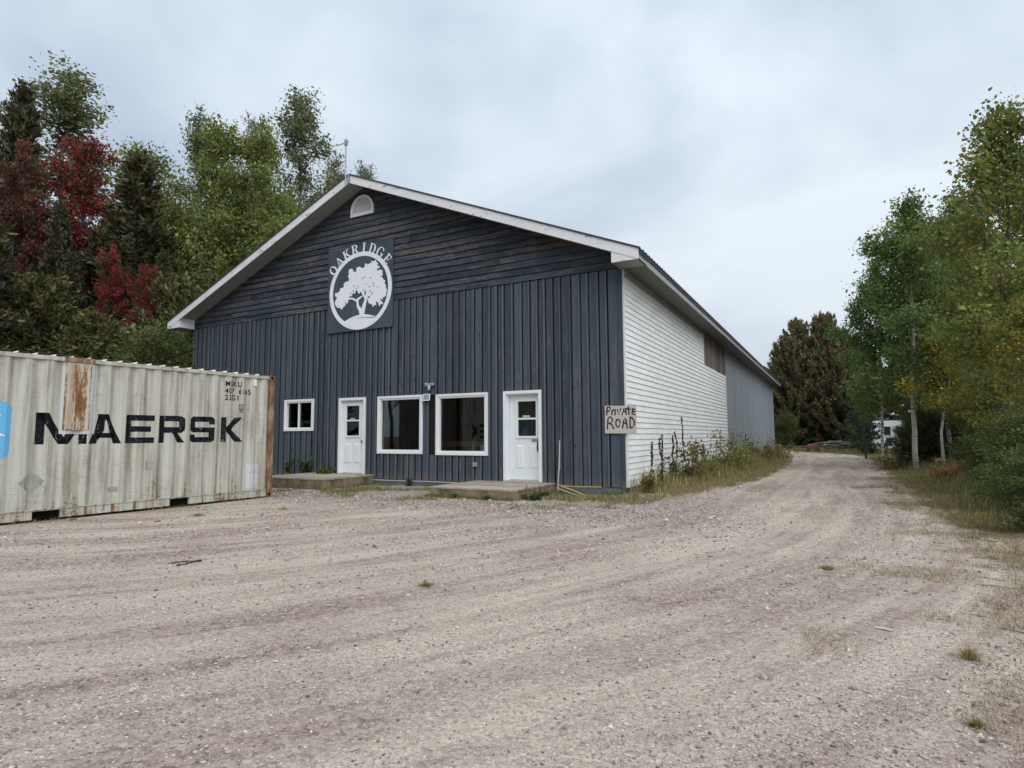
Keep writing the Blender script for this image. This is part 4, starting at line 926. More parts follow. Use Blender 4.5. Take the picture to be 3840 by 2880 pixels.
def conifer(name, seed, Ht, r0, cb, cr, nbr, shape, el, lsp, palette, wts, dens=9.0, fan=.9, rag=.25, upturn=.15, stems=1, label=''):
    rng = np.random.default_rng(seed); T = thing(name, label, 'tree'); gw, gl_ = Geo(), Geo(); P, D, S, CI = [], [], [], []
    pal = np.array(palette); wts = np.array(wts)/sum(wts)
    for st in range(stems):
        off = np.zeros(2) if st == 0 else rng.normal(0, cr*.5, 2); hh = Ht*(1 if st == 0 else rng.uniform(.72, .93))
        gw.tube([(off[0]*k_, off[1]*k_, hh*z-.1*(z == 0)) for z, k_ in ((0, .6), (.3, .9), (.7, 1), (1, 1))], [r0, r0*.75, r0*.4, .012], 7)
        for i in range(nbr):
            t = ((i+rng.random())/nbr)**.9; z = hh*(cb+(1-cb)*t); az = i*2.399+rng.uniform(-.6, .6)
            L = cr*shape(t)*rng.uniform(1-rag, 1+rag*.8); e = el[0]+(el[1]-el[0])*t+rng.normal(0, .12)
            d = unit(az, e); p = np.array([off[0], off[1], z]); ns = max(3, int(L/.22)); pts = [p]
            for q in range(ns):
                d = d+np.array([0, 0, upturn/ns])+rng.normal(0, .06, 3); d /= np.linalg.norm(d); pts.append(pts[-1]+d*L/ns)
            pts = np.array(pts); gw.tube(pts, np.linspace(max(.01, r0*.18*(1-t*.7)), .004, ns+1), 3, cap=False)
            k = max(4, int(L*dens)); u = rng.uniform(.15, 1.0, k)**.8*ns; base = np.stack([np.interp(u, np.arange(ns+1), pts[:, c]) for c in range(3)], 1)
            ci = rng.choice(len(pal), p=wts)
            for sd in (-1, 1, 0):
                sa = rng.uniform(.5, fan+.3, k)*sd+rng.normal(0, .2, k); ca_, sn = np.cos(sa), np.sin(sa)
                dd_ = np.stack([d[0]*ca_-d[1]*sn, d[0]*sn+d[1]*ca_, np.full(k, d[2])+rng.normal(-.05, .35, k)], 1)
                P.append(base+dd_*lsp*.45+rng.normal(0, .07, (k, 3))); D.append(dd_); CI.append(np.full(k, ci))
    P, D, CI = np.concatenate(P), np.concatenate(D), np.concatenate(CI); n = len(P)
    ci = np.where(rng.random(n) < .65, CI, rng.choice(len(pal), n, p=wts))
    leaves(gl_, P, lsp, rng, pal[ci], .20, .36, dirs=D, nb=.9)
    gw.build('trunk', m_bark, T, True); gl_.build('crown', m_needle, T); T['H'] = Ht; return T
oval = lambda t: max(.12, math.sin(math.pi*(.12+.80*t)))**.75
tall = lambda t: max(.10, math.sin(math.pi*(.22+.74*t))**.8*(1-.30*t))
spire = lambda t: max(.08, (.55+.9*t if t < .4 else .91)*(1-t)**.55)
airy = lambda t: (.75 if t < .5 else 1.05-.62*t)
cone = lambda t: .07+.93*(1-t)**.9
egg = lambda t: max(.06, (1-t)**.55*(.70+.6*min(1, t*4)))
G_BIRCH = [(.200, .240, .072), (.145, .185, .055), (.260, .275, .088), (.105, .140, .046)]
G_POP = [(.170, .200, .110), (.125, .155, .085), (.215, .235, .135), (.18, .155, .09)]
G_RED = [(.29, .030, .046), (.18, .024, .032), (.37, .058, .060), (.14, .055, .032), (.075, .085, .036)]
G_DULL = [(.17, .050, .042), (.10, .052, .036), (.24, .070, .060), (.070, .070, .034), (.10, .065, .04)]
G_DARK = [(.072, .078, .040), (.094, .086, .045), (.108, .084, .048), (.054, .064, .035)]
G_CEDAR = [(.175, .138, .074), (.135, .122, .064), (.215, .160, .088), (.105, .115, .058)]
G_OLIVE = [(.110, .115, .042), (.082, .092, .036), (.150, .138, .052), (.115, .082, .042)]
G_YEL = [(.30, .285, .06), (.19, .21, .058), (.50, .36, .065), (.13, .155, .05), (.35, .20, .055)]
G_GREEN = [(.140, .215, .075), (.105, .170, .060), (.185, .255, .085), (.24, .255, .08)]
G_PINE = [(.045, .085, .058), (.058, .10, .066), (.038, .068, .048)]

birch = broadleaf('birch_tree', 1, 14, .11, .14, 3.6, 40, (.35, 1.05), tall, 46000, .125, G_BIRCH, [4, 3, 3, 2], m_birch, clump=.24, stems=2, lean=(.02, 0), wobble=.14, sec=9, label='light green birch with pale trunks rising behind the eave')
poplar = broadleaf('poplar_tree', 2, 20, .17, .20, 4.4, 30, (.45, 1.2), airy, 17000, .145, G_POP, [4, 3, 3, 2], m_bark, clump=.25, wobble=.16, sec=11, spread=1.0, label='tall thin grey green poplar rising behind the roof')
maple = broadleaf('maple_tree', 3, 13, .13, .25, 3.0, 26, (.15, .9), oval, 20000, .15, G_RED, [4, 4, 2, 3, 3], m_bark, clump=.20, sec=9, spread=.7, label='red maple in autumn leaf')
dull = broadleaf('maple_tree', 15, 13, .13, .22, 3.0, 26, (.15, .9), oval, 20000, .15, G_DULL, [3, 3, 2, 3, 2], m_bark, clump=.20, sec=9, spread=.7, label='dull red maple')
spruce = conifer('conifer_tree', 4, 15, .17, .03, 2.9, 300, cone, (-.05, .55), .30, G_DARK, [3, 3, 2, 2], 17, rag=.45, fan=1.2, upturn=.3, label='dark conifer')
cedar = conifer('cedar_tree', 5, 11, .17, .02, 3.5, 300, egg, (.05, 1.0), .22, G_CEDAR, [4, 3, 2, 3], 30, fan=1.3, rag=.35, upturn=.5, stems=2, label='rust brown cedar')
olive = conifer('cedar_tree', 6, 8, .13, .02, 2.4, 220, egg, (.05, .8), .21, G_OLIVE, [3, 3, 2, 1], 20, fan=1.2, rag=.4, upturn=.4, label='olive cedar')
green = broadleaf('aspen_tree', 7, 10, .09, .22, 2.5, 40, (.35, 1.1), tall, 34000, .105, G_GREEN, [4, 3, 2, 1], m_birch, clump=.21, wobble=.08, label='green aspen')
near = broadleaf('birch_tree', 8, 9, .085, .20, 2.4, 30, (.2, 1.0), tall, 20000, .082, [(.18, .225, .065), (.13, .175, .055), (.26, .265, .07), (.20, .15, .065), (.42, .31, .07)], [5, 5, 2, 1, .6], m_bark, six=True, clump=.17, wobble=.08, sec=9, aspect=.8, label='yellowing birch')
nearyel = broadleaf('birch_tree', 18, 9, .085, .20, 2.4, 30, (.15, 1.0), tall, 18000, .085, G_YEL, [4, 5, 1.5, 5, .7], m_bark, six=True, clump=.17, wobble=.08, sec=9, aspect=.8, label='yellow birch')
pine = conifer('pine_tree', 9, 9, .12, .10, 2.4, 110, cone, (-.05, .4), .26, G_PINE, [1, 1, 1], 13, fan=1.2, label='blue green pine')
bush = broadleaf('shrub', 10, 5, .045, .05, 2.3, 30, (.4, 1.1), oval, 17000, .105, [(.105, .14, .045), (.075, .105, .036), (.145, .165, .055)], [2, 2, 2], m_bark, clump=.17, stems=3, label='leafy green shrub', cat='shrub')
ybush = broadleaf('birch_tree', 12, 5, .05, .46, 1.35, 20, (.1, .9), oval, 6500, .085, G_YEL, [5, 3, 4, 2, 1], m_birch, six=True, clump=.17, wobble=.10, lean=(-.12, -.08), sec=8, aspect=.8, label='young yellow birch')
dead = broadleaf('shrub', 13, 3, .03, .05, 1.4, 30, (.35, 1.1), oval, 2600, .09, [(.075, .058, .035), (.10, .075, .04), (.05, .055, .025)], [2, 1, 2], m_bark, clump=.2, stems=3, label='twiggy brown shrub', cat='shrub')
lits = conifer('spruce_sapling', 14, 2, .03, .02, .8, 60, cone, (-.05, .4), .16, [(.035, .062, .026), (.05, .075, .03)], [1, 1], 22, label='small spruce')
used = set()
DS = 3840/2212
def plant(proto, xd, yd, D, label, sx=1.0, rz=0.0, group=None, z=None):
    """a tree standing at depth D on the ray of column xd, as tall as row yd asks (both in a 2212 px wide view of the photograph)"""
    p = at_depth(xd*DS, D); gz = float(ground_z(p[0], p[1])); top = at_depth(xd*DS, D, yd*DS)[2]
    s = (top-gz)/proto['H']
    if proto.name not in used:
        used.add(proto.name); o = proto; o.location = (p[0], p[1], gz-.03); o.rotation_euler = (0, 0, rz); o.scale = (s*sx, s*sx, s); o['label'] = label
        if group: o['group'] = group
        return o
    return copy_thing(proto, (p[0], p[1], gz-.03), rz, (s*sx, s*sx, s), label, group)
# left wood, front to back
plant(olive, 70, 600, 23, 'olive green cedar rising over the container next to the sticker ghost', 1.25, .3)
plant(olive, 185, 680, 22, 'low olive cedar right behind the pale touch-up patch of the container', 1.2, 1.9)
plant(olive, 365, 600, 25, 'dull green cedar close against the shaded corner of the warehouse behind the container', .95, 4.0)
plant(bush, 388, 745, 21.5, 'glossy green shrub showing above the container at the warehouse corner', 1.3, .4)
plant(bush, 280, 750, 22.5, 'dark green shrub peeping over the middle of the container', 1.2, 2.4)
plant(maple, 145, 312, 29, 'crimson red maple standing highest among the cedars', .70, .6)
plant(dull, 5, 335, 27, 'dull dark red maple at the edge of the wood beside the pale poplar', .60, 2.9)
plant(maple, 215, 560, 25, 'small red maple with low crimson branches before the dark conifers', .50, 4.6)
plant(maple, 302, 590, 24.5, 'slender red maple sapling nearest the eave of the warehouse', .45, 1.2)
plant(spruce, 100, 430, 26.5, 'dark green conifer standing between the two tall red maples', .9, 3.3)
plant(spruce, 272, 316, 28, 'pointed dark brown conifer between the red maple and the light birches', 1.3, .2)
plant(spruce, 0, 150, 30, 'tallest dark conifer at the end of the wood beside the pale poplar', .9, 1.4)
plant(birch, 440, 300, 31, 'light green birch with leaning white trunk behind the roof slope', .88, .5)
plant(birch, 515, 318, 29, 'light green round headed birch touching the roof slope', 1.15, 2.6)
plant(birch, 470, 285, 33, 'light green birch crowded between the two nearer birches', 1.15, 4.0)
plant(birch, 585, 345, 34, 'pale birch half hidden by the roof slope below the tallest poplar', 1.1, 5.5)
plant(birch, 372, 440, 35, 'low light green birch beside the pointed brown conifer', 1.0, 1.5)
plant(poplar, 632, 190, 40, 'tallest thin poplar rising behind the roof slope', 1.05, .3)
plant(poplar, 412, 245, 40, 'sparse grey poplar showing above the light birches', .95, 2.2)
plant(poplar, 535, 258, 41, 'sparse grey poplar between the birches and the tallest poplar', .90, 4.0)
plant(poplar, 95, 146, 36, 'pale green tall poplar above the red maple', 1.6, 5.2)
plant(poplar, 780, 358, 52, 'poplar top just showing above the gable peak', .8, 1.0)
plant(poplar, 715, 345, 50, 'low poplar top behind the roof beside the antenna', .8, 3.3)
for j, (xd, yd, D, sx) in enumerate([(-60, 420, 33, 1.1), (50, 430, 33, 1.15), (150, 470, 34, 1.2), (215, 430, 34, 1.2), (330, 420, 34, 1.2), (395, 470, 33, 1.2), (450, 500, 35, 1.2), (520, 520, 36, 1.2), (600, 480, 38, 1.2), (130, 540, 25.5, 1.0), (335, 540, 27, 1.0), (255, 500, 26.5, .9), (-30, 500, 25, 1.0), (185, 520, 28, 1.1)]):
    plant(spruce, xd, yd, D, 'dark conifer deep in the shade of the wood', sx, j*1.1, 'dark conifers filling the wood')
for j, (xd, yd, D) in enumerate([(40, 700, 28), (130, 690, 27), (230, 680, 28), (320, 690, 28), (410, 680, 28), (470, 640, 30), (560, 640, 33)]):
    plant(bush, xd, yd, D, 'shadowy undergrowth bush among the trunks of the wood', 1.3, j*.9, 'undergrowth in the wood')
# wood beyond the container, seen mirrored in the panes
for j, (x, y, pr, sc) in enumerate([(-24, -4, spruce, 1.0), (-25, -10, maple, 1.1), (-27, -15, spruce, 1.1), (-24, -21, poplar, .8), (-20, -27, spruce, 1.05), (-13, -31, maple, 1.1), (-6, -34, spruce, 1.1), (2, -36, poplar, .85), (10, -34, spruce, 1.0), (-29, -24, poplar, .9), (-17, -36, birch, 1.1)]):
    kind_ = {'conifer_tree': 'dark conifer', 'maple_tree': 'red maple', 'poplar_tree': 'tall poplar', 'birch_tree': 'light birch'}[pr.name.split('.')[0]]
    copy_thing(pr, (x, y, G-.03), j*1.7, (sc*1.1, sc*1.1, sc), kind_+' at the open side of the yard, facing the windows', kind_+'s facing the windows')
# right side
plant(near, 2228, 215, 11.5, 'tallest green birch with yellow flecks overhanging the drive bank', 1.0, .4)
plant(nearyel, 2165, 560, 13.0, 'yellow leaved birch just beyond the tallest overhanging birch', 1.05, 2.0)
plant(nearyel, 2235, 640, 10.0, 'low yellow birch growing out of the reeds', 1.1, 4.4)
plant(nearyel, 2125, 700, 16.5, 'amber leaved birch sapling before the dark spruces', .85, 5.1)
plant(green, 1975, 432, 20, 'fresh green aspen leaning over the drive', 1.0, .8)
plant(green, 1905, 560, 21.5, 'green aspen nearest the drive, its crown against the brown cedar', .82, 2.7)
plant(near, 2200, 330, 14.5, 'olive green birch close behind the overhanging birch', 1.0, 3.6)
plant(green, 2050, 480, 22, 'green aspen behind the amber birch sapling', 1.0, 4.2)
plant(green, 2120, 420, 25, 'green aspen deep behind the overhanging birch', 1.0, 5.5)
plant(pine, 1868, 770, 30, 'dark blue green pine between the brown cedar and the aspens', .75, .4)
plant(pine, 1830, 735, 48, 'pine standing beside the brown cedar', .8, 2.0)
plant(cedar, 1733, 697, 50, 'rust brown cedar nearest the far corner of the warehouse', .82, .2)
plant(cedar, 1792, 684, 49, 'rust brown cedar with the highest tip beyond the end of the drive', .82, 2.2)
plant(cedar, 1850, 745, 52, 'rust brown cedar behind the dark pine', .9, 4.1)
plant(maple, 1842, 745, 75, 'distant orange red maple behind the brown cedars', .7, 1.0)
plant(poplar, 1690, 775, 62, 'faint distant poplar behind the eave end of the warehouse', 1.2, 2.2)
plant(bush, 1695, 900, 47, 'yellow green shrub at the far corner of the warehouse', 1.0, .6)
plant(bush, 1860, 905, 38, 'green shrub beside the brush pile', 1.2, 1.6)
plant(bush, 2010, 880, 23.5, 'dark green shrub under the aspens', 1.3, 3.0)
plant(bush, 2095, 880, 22.5, 'dark green shrub behind the fern', 1.3, 4.1)
plant(bush, 2180, 870, 14, 'dark green shrub behind the reeds', 1.4, 5.0)
plant(nearyel, 1985, 800, 24, 'small yellow birch hanging over the roof of the white trailer', .9, 1.3)
plant(bush, 1950, 925, 23, 'dark low shrub at the drive edge beside the white trailer', .95, 2.2)
plant(dead, 1945, 985, 21, 'twiggy brown shrub at the edge of the drive before the white trailer', .8, .7)
plant(bush, 2195, 905, 9.5, 'leafy green shrub at the bank edge under the overhanging birch', 1.3, 1.1)
plant(bush, 2225, 985, 7.5, 'low leafy shrub among the reeds', 1.5, 3.1)
plant(bush, 2140, 950, 12, 'low green shrub between the fern and the reeds', 1.4, 5.2)
plant(dead, 2065, 860, 22, 'grey twiggy shrub behind the white trunked birch', 1.0, 2.7)
for j, (xd, yd, D) in enumerate([(1965, 945, 23), (2020, 925, 22.5), (2075, 930, 22), (2120, 900, 18), (1985, 880, 24), (2060, 800, 24), (2140, 760, 20), (2000, 800, 27), (2210, 800, 17), (2230, 700, 22)]):
    if j < 4: plant(lits, xd, yd, D, 'small dark spruce sapling at the foot of the aspens', 1.25, j*1.3, 'spruce saplings under the aspens')
    else: plant(spruce, xd, yd, D, 'dark spruce filling the gaps behind the aspens', 1.5, j*1.3, 'dark spruces behind the aspens')
for (xb, yb, xt, yt, lab, sx, rz) in [(3546, 1752, 3480, 1270, 'young yellow birch with a curved white trunk beside the drive', 1.05, 2.1), (3478, 1722, 3420, 1220, 'young yellow birch with a grey leaning trunk beside the drive', 1.05, 2.5)]:
    p = on_plane(xb, yb, 2, .04); p[2] = float(ground_z(p[0], p[1]))-.03; D = (p-CAM) @ fw; top = at_depth(xt, D, yt)[2]; s = (top-p[2])/5
    if 'y' not in used: used.add('y'); o = ybush; o.location = p; o.rotation_euler = (0, 0, rz); o.scale = (s*sx, s*sx, s); o['label'] = lab
    else: copy_thing(ybush, p, rz, (s*sx, s*sx, s), lab)
# screen of trees further off so the wood has depth
for j, (xd, yd, D) in enumerate([(2300, 300, 30), (2150, 560, 34), (2060, 640, 38), (1960, 720, 44), (1900, 760, 60), (1780, 800, 70), (1720, 830, 75), (1660, 850, 80)]):
    plant(spruce, xd, yd, D, 'far conifer in the wood beyond the drive', 1.4, j*2.1, 'far conifers beyond the drive')

# ------------------------------------------------------------------ grasses and weeds
def blades(name, P, h, w, rng, pal, wts, label, lean=.45):
    n = len(P); az = rng.random(n)*6.283; ln = np.abs(rng.normal(0, lean, n)); d = np.stack([np.cos(az), np.sin(az), np.zeros(n)], 1)
    sd = np.stack([-np.sin(az+rng.normal(0, .8, n)), np.cos(az), np.zeros(n)], 1); hh = h*rng.uniform(.45, 1.35, n)
    ww = (w*rng.uniform(.6, 1.4, n))[:, None]; upv = np.array([0, 0, 1.])
    m_ = P+d*(ln*hh*.32)[:, None]+upv*(hh*.55)[:, None]; t = P+d*(ln*hh)[:, None]+upv*(hh*np.clip(1-.25*ln, .3, 1))[:, None]
    v = np.stack([P-sd*ww, P+sd*ww, m_+sd*ww*.7, m_-sd*ww*.7, t], 1)
    pal = np.array(pal); c = pal[rng.choice(len(pal), n, p=np.array(wts)/sum(wts))]*(1+rng.normal(0, .15, (n, 1))); c = np.clip(c, .01, .8)
    g = Geo(); i5 = np.arange(n)[:, None]*5
    g.add(v.reshape(-1, 3), [i5+np.array([[0, 1, 2, 3]]), i5+np.array([[3, 2, 4]])], np.repeat(c, 5, 0))
    return g.build(name, m_grass, kind='stuff', label=label)
rng = np.random.default_rng(21)
STRAW, DRY, GRN, OLV, DGR = (.46, .36, .18), (.31, .23, .11), (.12, .17, .05), (.22, .21, .075), (.075, .12, .042)
def scatter(n, x0, x1, y0, y1, ok):
    x, y = rng.uniform(x0, x1, n), rng.uniform(y0, y1, n); k = ok(x, y); x, y = x[k], y[k]
    return np.stack([x, y, ground_z(x, y)-.01], 1)
_H = np.random.default_rng(99).normal(0, 1, (257, 257))
def vnoise(x, y, s):
    u, v = (x*s) % 256, (y*s) % 256; i, j = np.floor(u).astype(int), np.floor(v).astype(int); a, b = u-i, v-j; a = a*a*(3-2*a); b = b*b*(3-2*b); i2, j2 = (i+1) % 256, (j+1) % 256
    return (_H[i, j]*(1-a)+_H[i2, j]*a)*(1-b)+(_H[i, j2]*(1-a)+_H[i2, j2]*a)*b
clumpy = lambda x, y, s, q=0: (.7*vnoise(x+7, y+3, s*.8)+.45*vnoise(x, y, s*2.3)+rng.normal(0, .3, len(x)))
P = scatter(42000, 0.02, 3.0, -1.6, 37, lambda x, y: (gravel_d(x, y) < .12) & (rng.random(len(x)) < np.clip(1.25-y/34, .3, 1)))
fr_ = sstep(.3, 1.3, np.interp(P[:, 1], XL_Y, XL_X)-P[:, 0])
hs = (.07+.20*fr_+.16*fr_*(wob(P[:, 0], P[:, 1]*.7) > 0)); blades('grass', P, hs, .005, rng, [STRAW, DRY, GRN, OLV], [3, 3, 2, 4], 'dry straw and olive grass along the white side wall')
ded = lambda x, y: x-np.interp(y, XR_Y, XR_X)
P = scatter(60000, 4.6, 15, -9.5, 30, lambda x, y: (ded(x, y) > .25+.35*vnoise(x, y, 1.1)) & (rng.random(len(x)) < np.clip(1.1-(x-5)/14, .2, 1)*np.clip(1.2-y/34, .25, 1)))
blades('grass', P, np.clip(.05+.20*ded(P[:, 0], P[:, 1])+.05*vnoise(P[:, 0], P[:, 1], 2), .04, .6), .0045, rng, [STRAW, DRY, GRN, OLV, DGR], [2, 1, 4, 4, 3], 'long green grass on the bank along the wooded side of the drive', .6)
P = scatter(80000, 4.6, 7.2, -9.5, 26, lambda x, y: (ded(x, y) > -.25+.3*vnoise(x, y, 1.4)) & (ded(x, y) < 1.5) & (rng.random(len(x)) < np.clip(1.1-y/26, .15, 1)))
blades('grass', P, .075, .0022, rng, [STRAW, DRY, OLV, GRN, (.20, .13, .07)], [2, 4, 4, 3, 2], 'short olive and straw grass edging the wooded side of the drive', .9)
P = scatter(260000, 3.7, 6.4, -10.5, 8, lambda x, y: (clumpy(x, y, 2.2) > .12+1.3*sstep(.1, 1.25, np.interp(y, XR_Y, XR_X)-x)))
blades('grass', P, .042, .0013, rng, [STRAW, DRY, OLV, (.20, .13, .07), (.13, .10, .055)], [2, 4, 2, 4, 3], 'thin dry grass creeping into the gravel', 1.1)
P = scatter(150000, -10.5, .9, -3.4, -.03, lambda x, y: ((clumpy(x, y, 1.5) > .45) | ((x > -1.6) & (y > -1.7) & (clumpy(x, y, 2) > -.3))) & ~((x > -3.7) & (x < -1.62) & (y > -2.05)) & ~((x > -9.35) & (x < -6.95) & (y > -1.95)) & (rng.random(len(x)) < .5*sstep(-3.5, -2.2, y)+.02))
blades('grass', P, .075, .0035, rng, [STRAW, DRY, GRN, OLV, DGR], [1, 2, 4, 3, 4], 'patchy green grass in the gravel before the facade')
P = scatter(26000, -8, 14, 34, 48, lambda x, y: gravel_d(x, y) < 0)
blades('grass', P, .25, .012, rng, [STRAW, OLV, GRN, (.2, .22, .06)], [2, 3, 3, 2], 'yellow green grass at the end of the drive')
P = scatter(16000, -24, -13, -12, 6, lambda x, y: gravel_d(x, y) < .2)
blades('grass', P, .3, .012, rng, [DGR, GRN, OLV], [3, 2, 2], 'dark grass under the trees beyond the container')
t_ = rng.random(900)*5.9; off_ = np.abs(rng.normal(0, .07, 900))
k_ = vnoise(t_*1.0, t_*0+5, 2.0) > .1; t_, off_ = t_[k_], off_[k_]
P = np.stack([A0[0]+dv[0]*t_+.03+off_, A0[1]+dv[1]*t_, np.zeros(len(t_))], 1); P[:, 2] = ground_z(P[:, 0], P[:, 1])-.005
blades('grass', P, .07, .0025, rng, [OLV, DRY, GRN, STRAW], [3, 3, 3, 2], 'thin grass along the foot of the container', .7)
xd_ = np.concatenate([rng.uniform(-3.7, -1.6, 900), rng.uniform(-9.3, -6.9, 700), np.full(700, -1.62)+np.abs(rng.normal(0, .06, 700)), np.full(500, -6.95)+np.abs(rng.normal(0, .06, 500)), rng.uniform(-6.9, -3.8, 900), rng.uniform(-1.5, 0, 900)])
yd_ = np.concatenate([-2.03-np.abs(rng.normal(0, .07, 900)), -1.93-np.abs(rng.normal(0, .07, 700)), rng.uniform(-2, -.1, 700), rng.uniform(-1.9, -.1, 500), -np.abs(rng.normal(0, .12, 900))-.03, -np.abs(rng.normal(0, .2, 900))-.03])
k_ = vnoise(xd_+9, yd_, 1.7) > -.3; P = np.stack([xd_[k_], yd_[k_], np.zeros(k_.sum())], 1); P[:, 2] = ground_z(P[:, 0], P[:, 1])-.005
blades('grass', P, .10, .003, rng, [OLV, DRY, GRN, DGR], [2, 2, 4, 3], 'grass growing at the foot of the decks and the navy wall', .7)
# reeds at the right edge
P = scatter(1100, 6.2, 8.2, -6.5, 1.5, lambda x, y: x > 6.0+.2*np.sin(y*3))
blades('reeds', P, .85, .006, rng, [GRN, DGR, (.11, .17, .06), OLV, STRAW], [4, 3, 3, 2, 1], 'tall green reeds on the wooded side of the drive', .5)
def tuft(x, y, n, h, pal, label, r=.05, w=.0018):
    n = int(n*2.2)
    P = np.stack([x+rng.normal(0, r*.28, n), y+rng.normal(0, r*.28, n), np.zeros(n)], 1); P[:, 2] = ground_z(P[:, 0], P[:, 1])-.005
    o = blades('grass_tuft', P, h, w, rng, pal, [1]*len(pal), label, 1.2); del o['kind']; o['category'] = 'grass tuft'; return o
tuft(.80, -8.18, 90, .045, [DGR, DRY, GRN], 'dark grass tuft flattened in the middle of the yard', .10)
tuft(4.56, -8.13, 110, .08, [DRY, OLV, STRAW], 'brown dry tuft on the sandy verge of the gravel', .05)
tuft(4.43, -9.07, 60, .045, [OLV, GRN, DRY], 'small green tuft alone in the gravel near the sandy verge', .04)
tuft(3.83, -5.9, 110, .05, [GRN, OLV, DRY], 'low green tuft at the wheel track', .10)
tuft(-5.3, -6.2, 160, .05, [OLV, STRAW, GRN], 'pale grass tuft beside a fork pocket of the container', .14)
tuft(-4.7, -5.0, 120, .045, [OLV, STRAW], 'straw coloured tuft on the gravel off the rusty container corner', .12)
for j, (x, y) in enumerate([(-3.0, -2.12), (-2.2, -2.14), (-1.45, -1.5), (-1.5, -.9)]):
    tuft(x, y, 70, .12, [GRN, DGR], ['green tuft at the front skirt of the deck beside the slim pole', 'green tuft at the front corner of the deck beside the slim pole', 'green tuft along the side skirt of the deck beside the slim pole', 'green tuft at the foot of the slim pole'][j], .09, .007)
# leafy weeds at the wall
def weed(x, y, h, n, ls, pal, label, r=.12, z0=None, name='weed'):
    T = thing(name, label, 'weed', (x, y, float(ground_z(x, y)) if z0 is None else z0)); gs, gl_ = Geo(), Geo(); pts = []
    for s_ in range(5):
        a = rng.uniform(0, 6.28); e = np.array([r*math.cos(a), r*math.sin(a), h*rng.uniform(.6, 1)]); c = np.array([np.array([0, 0, -.02])*(1-t)+e*t for t in np.linspace(0, 1, 5)])
        gs.tube(c, np.linspace(.006, .002, 5), 4, col=(.09, .11, .045)); pts.append(c[1:])
    n = int(n*1.25); pts = np.concatenate(pts); P = pts[rng.integers(0, len(pts), n)]+rng.normal(0, r*.35, (n, 3)); P[:, 2] = np.maximum(P[:, 2], .02)
    pal = np.array(pal); leaves(gl_, P, ls, rng, pal[rng.integers(0, len(pal), n)], six=True, aspect=.6, nb=1.5)
    gs.build('stem', m_stem, T); gl_.build('foliage', m_leaf, T); return T
GW = [(.045, .085, .03), (.065, .11, .04), (.035, .06, .025)]
weed(-9.42, -.22, .38, 90, .11, GW, 'bushy dark green weed against the wall below the small window', .12, z0=.1)
weed(-10.1, -.25, .30, 60, .10, GW, 'smaller dark green weed against the wall nearer the container', .10, z0=.1)
weed(-8.5, -.35, .14, 60, .12, [(.12, .17, .04), (.09, .13, .03)], 'low bright green weed on the deck at the door nearer the container', .18, z0=.1)
weed(-5.75, -.16, .2, 40, .08, GW, 'small green weed at the foot of the wall below the wide window nearer the container', .08)
weed(-1.35, -1.75, .18, 70, .10, [(.09, .13, .065), (.07, .11, .05)], 'broad leaved grey green weed at the deck beside the slim pole', .16)
# side wall weeds
def stalk(px, ytop, X, label):
    b = on_plane(px, 1790, 0, X); y = b[1]; z0 = float(ground_z(X, y)); t = on_plane(px, ytop, 0, X)[2]
    T = thing('mullein_stalk', label, 'weed', (X, y, z0), group='dead mullein stalks'); h = t-z0; g = Geo(); j = rng.normal(0, .02, (6, 2)); zz = np.linspace(-.02, h, 6)
    g.tube([(j[i, 0]*(i > 0), j[i, 1]*(i > 0), zz[i]) for i in range(6)], [.012, .011, .010, .009, .008, .005], 6, col=(.075, .06, .045)); g.build('stem', m_stem, T)
    n = 130; zq = rng.uniform(h*.55, h, n); a = rng.random(n)*6.28; g2 = Geo(); P = np.stack([np.interp(zq, zz, j[:, 0])+.014*np.cos(a), np.interp(zq, zz, j[:, 1])+.014*np.sin(a), zq], 1)
    leaves(g2, P, .036, rng, np.tile((.055, .042, .032), (n, 1)), aspect=.8)
    n = 26; zq = rng.uniform(.03, h*.5, n); P = np.stack([rng.normal(0, .03, n), rng.normal(0, .03, n), zq], 1); leaves(g2, P, .11, rng, np.tile((.10, .085, .05), (n, 1)), aspect=.35); g2.build('seed_head', m_leaf, T); return T
for px_, yt in [(2447, 1658), (2480, 1640), (2487, 1630), (2526, 1632), (2538, 1618), (2563, 1561), (2800, 1627)]: stalk(px_, yt, .55 if px_ < 2700 else .8, 'tall dead brown mullein stalk against the white side wall' if px_ < 2700 else 'lone dead stalk against the grey part of the side wall')
def leafy(px_, yb, yt, X, n, ls, pal, label, r, cat='weed', name='weed'):
    b = on_plane(px_, yb, 0, X); y = b[1]; h = on_plane(px_, yt, 0, X)[2]-float(ground_z(X, y)); return weed(X, y, max(h, .25), n, ls, pal, label, r, name=name)
YW = [(.30, .23, .035), (.20, .19, .04), (.13, .15, .04), (.30, .16, .04)]
leafy(2430, 1850, 1765, .42, 90, .10, YW, 'yellow leaved sapling at the corner of the white wall', .14, name='sapling')
RB = [(.16, .15, .06), (.12, .14, .055), (.21, .14, .07), (.11, .11, .055)]
leafy(2575, 1790, 1670, .6, 260, .085, RB, 'brown green bushy weed among the mullein stalks', .30)
leafy(2625, 1770, 1655, .75, 260, .085, RB, 'reddish leafy weed just past the tallest mullein stalk', .32)
leafy(2528, 1800, 1700, .5, 130, .08, RB, 'reddish dry weed between the mullein stalks', .20)
GR = [(.17, .20, .05), (.12, .155, .042), (.23, .21, .055), (.15, .125, .055)]
leafy(2712, 1740, 1625, .9, 420, .08, GR, 'tall green goldenrod clump where the white wall ends', .34)
leafy(2745, 1740, 1655, 1.0, 420, .08, GR+[(.40, .33, .03)], 'goldenrod with yellow bloom before the grey wall', .42)
leafy(2790, 1720, 1660, 1.1, 380, .08, GR, 'green weed clump before the grey wall', .45)
leafy(2850, 1710, 1655, 1.0, 300, .10, RB, 'dark leafy weed against the grey wall', .5)
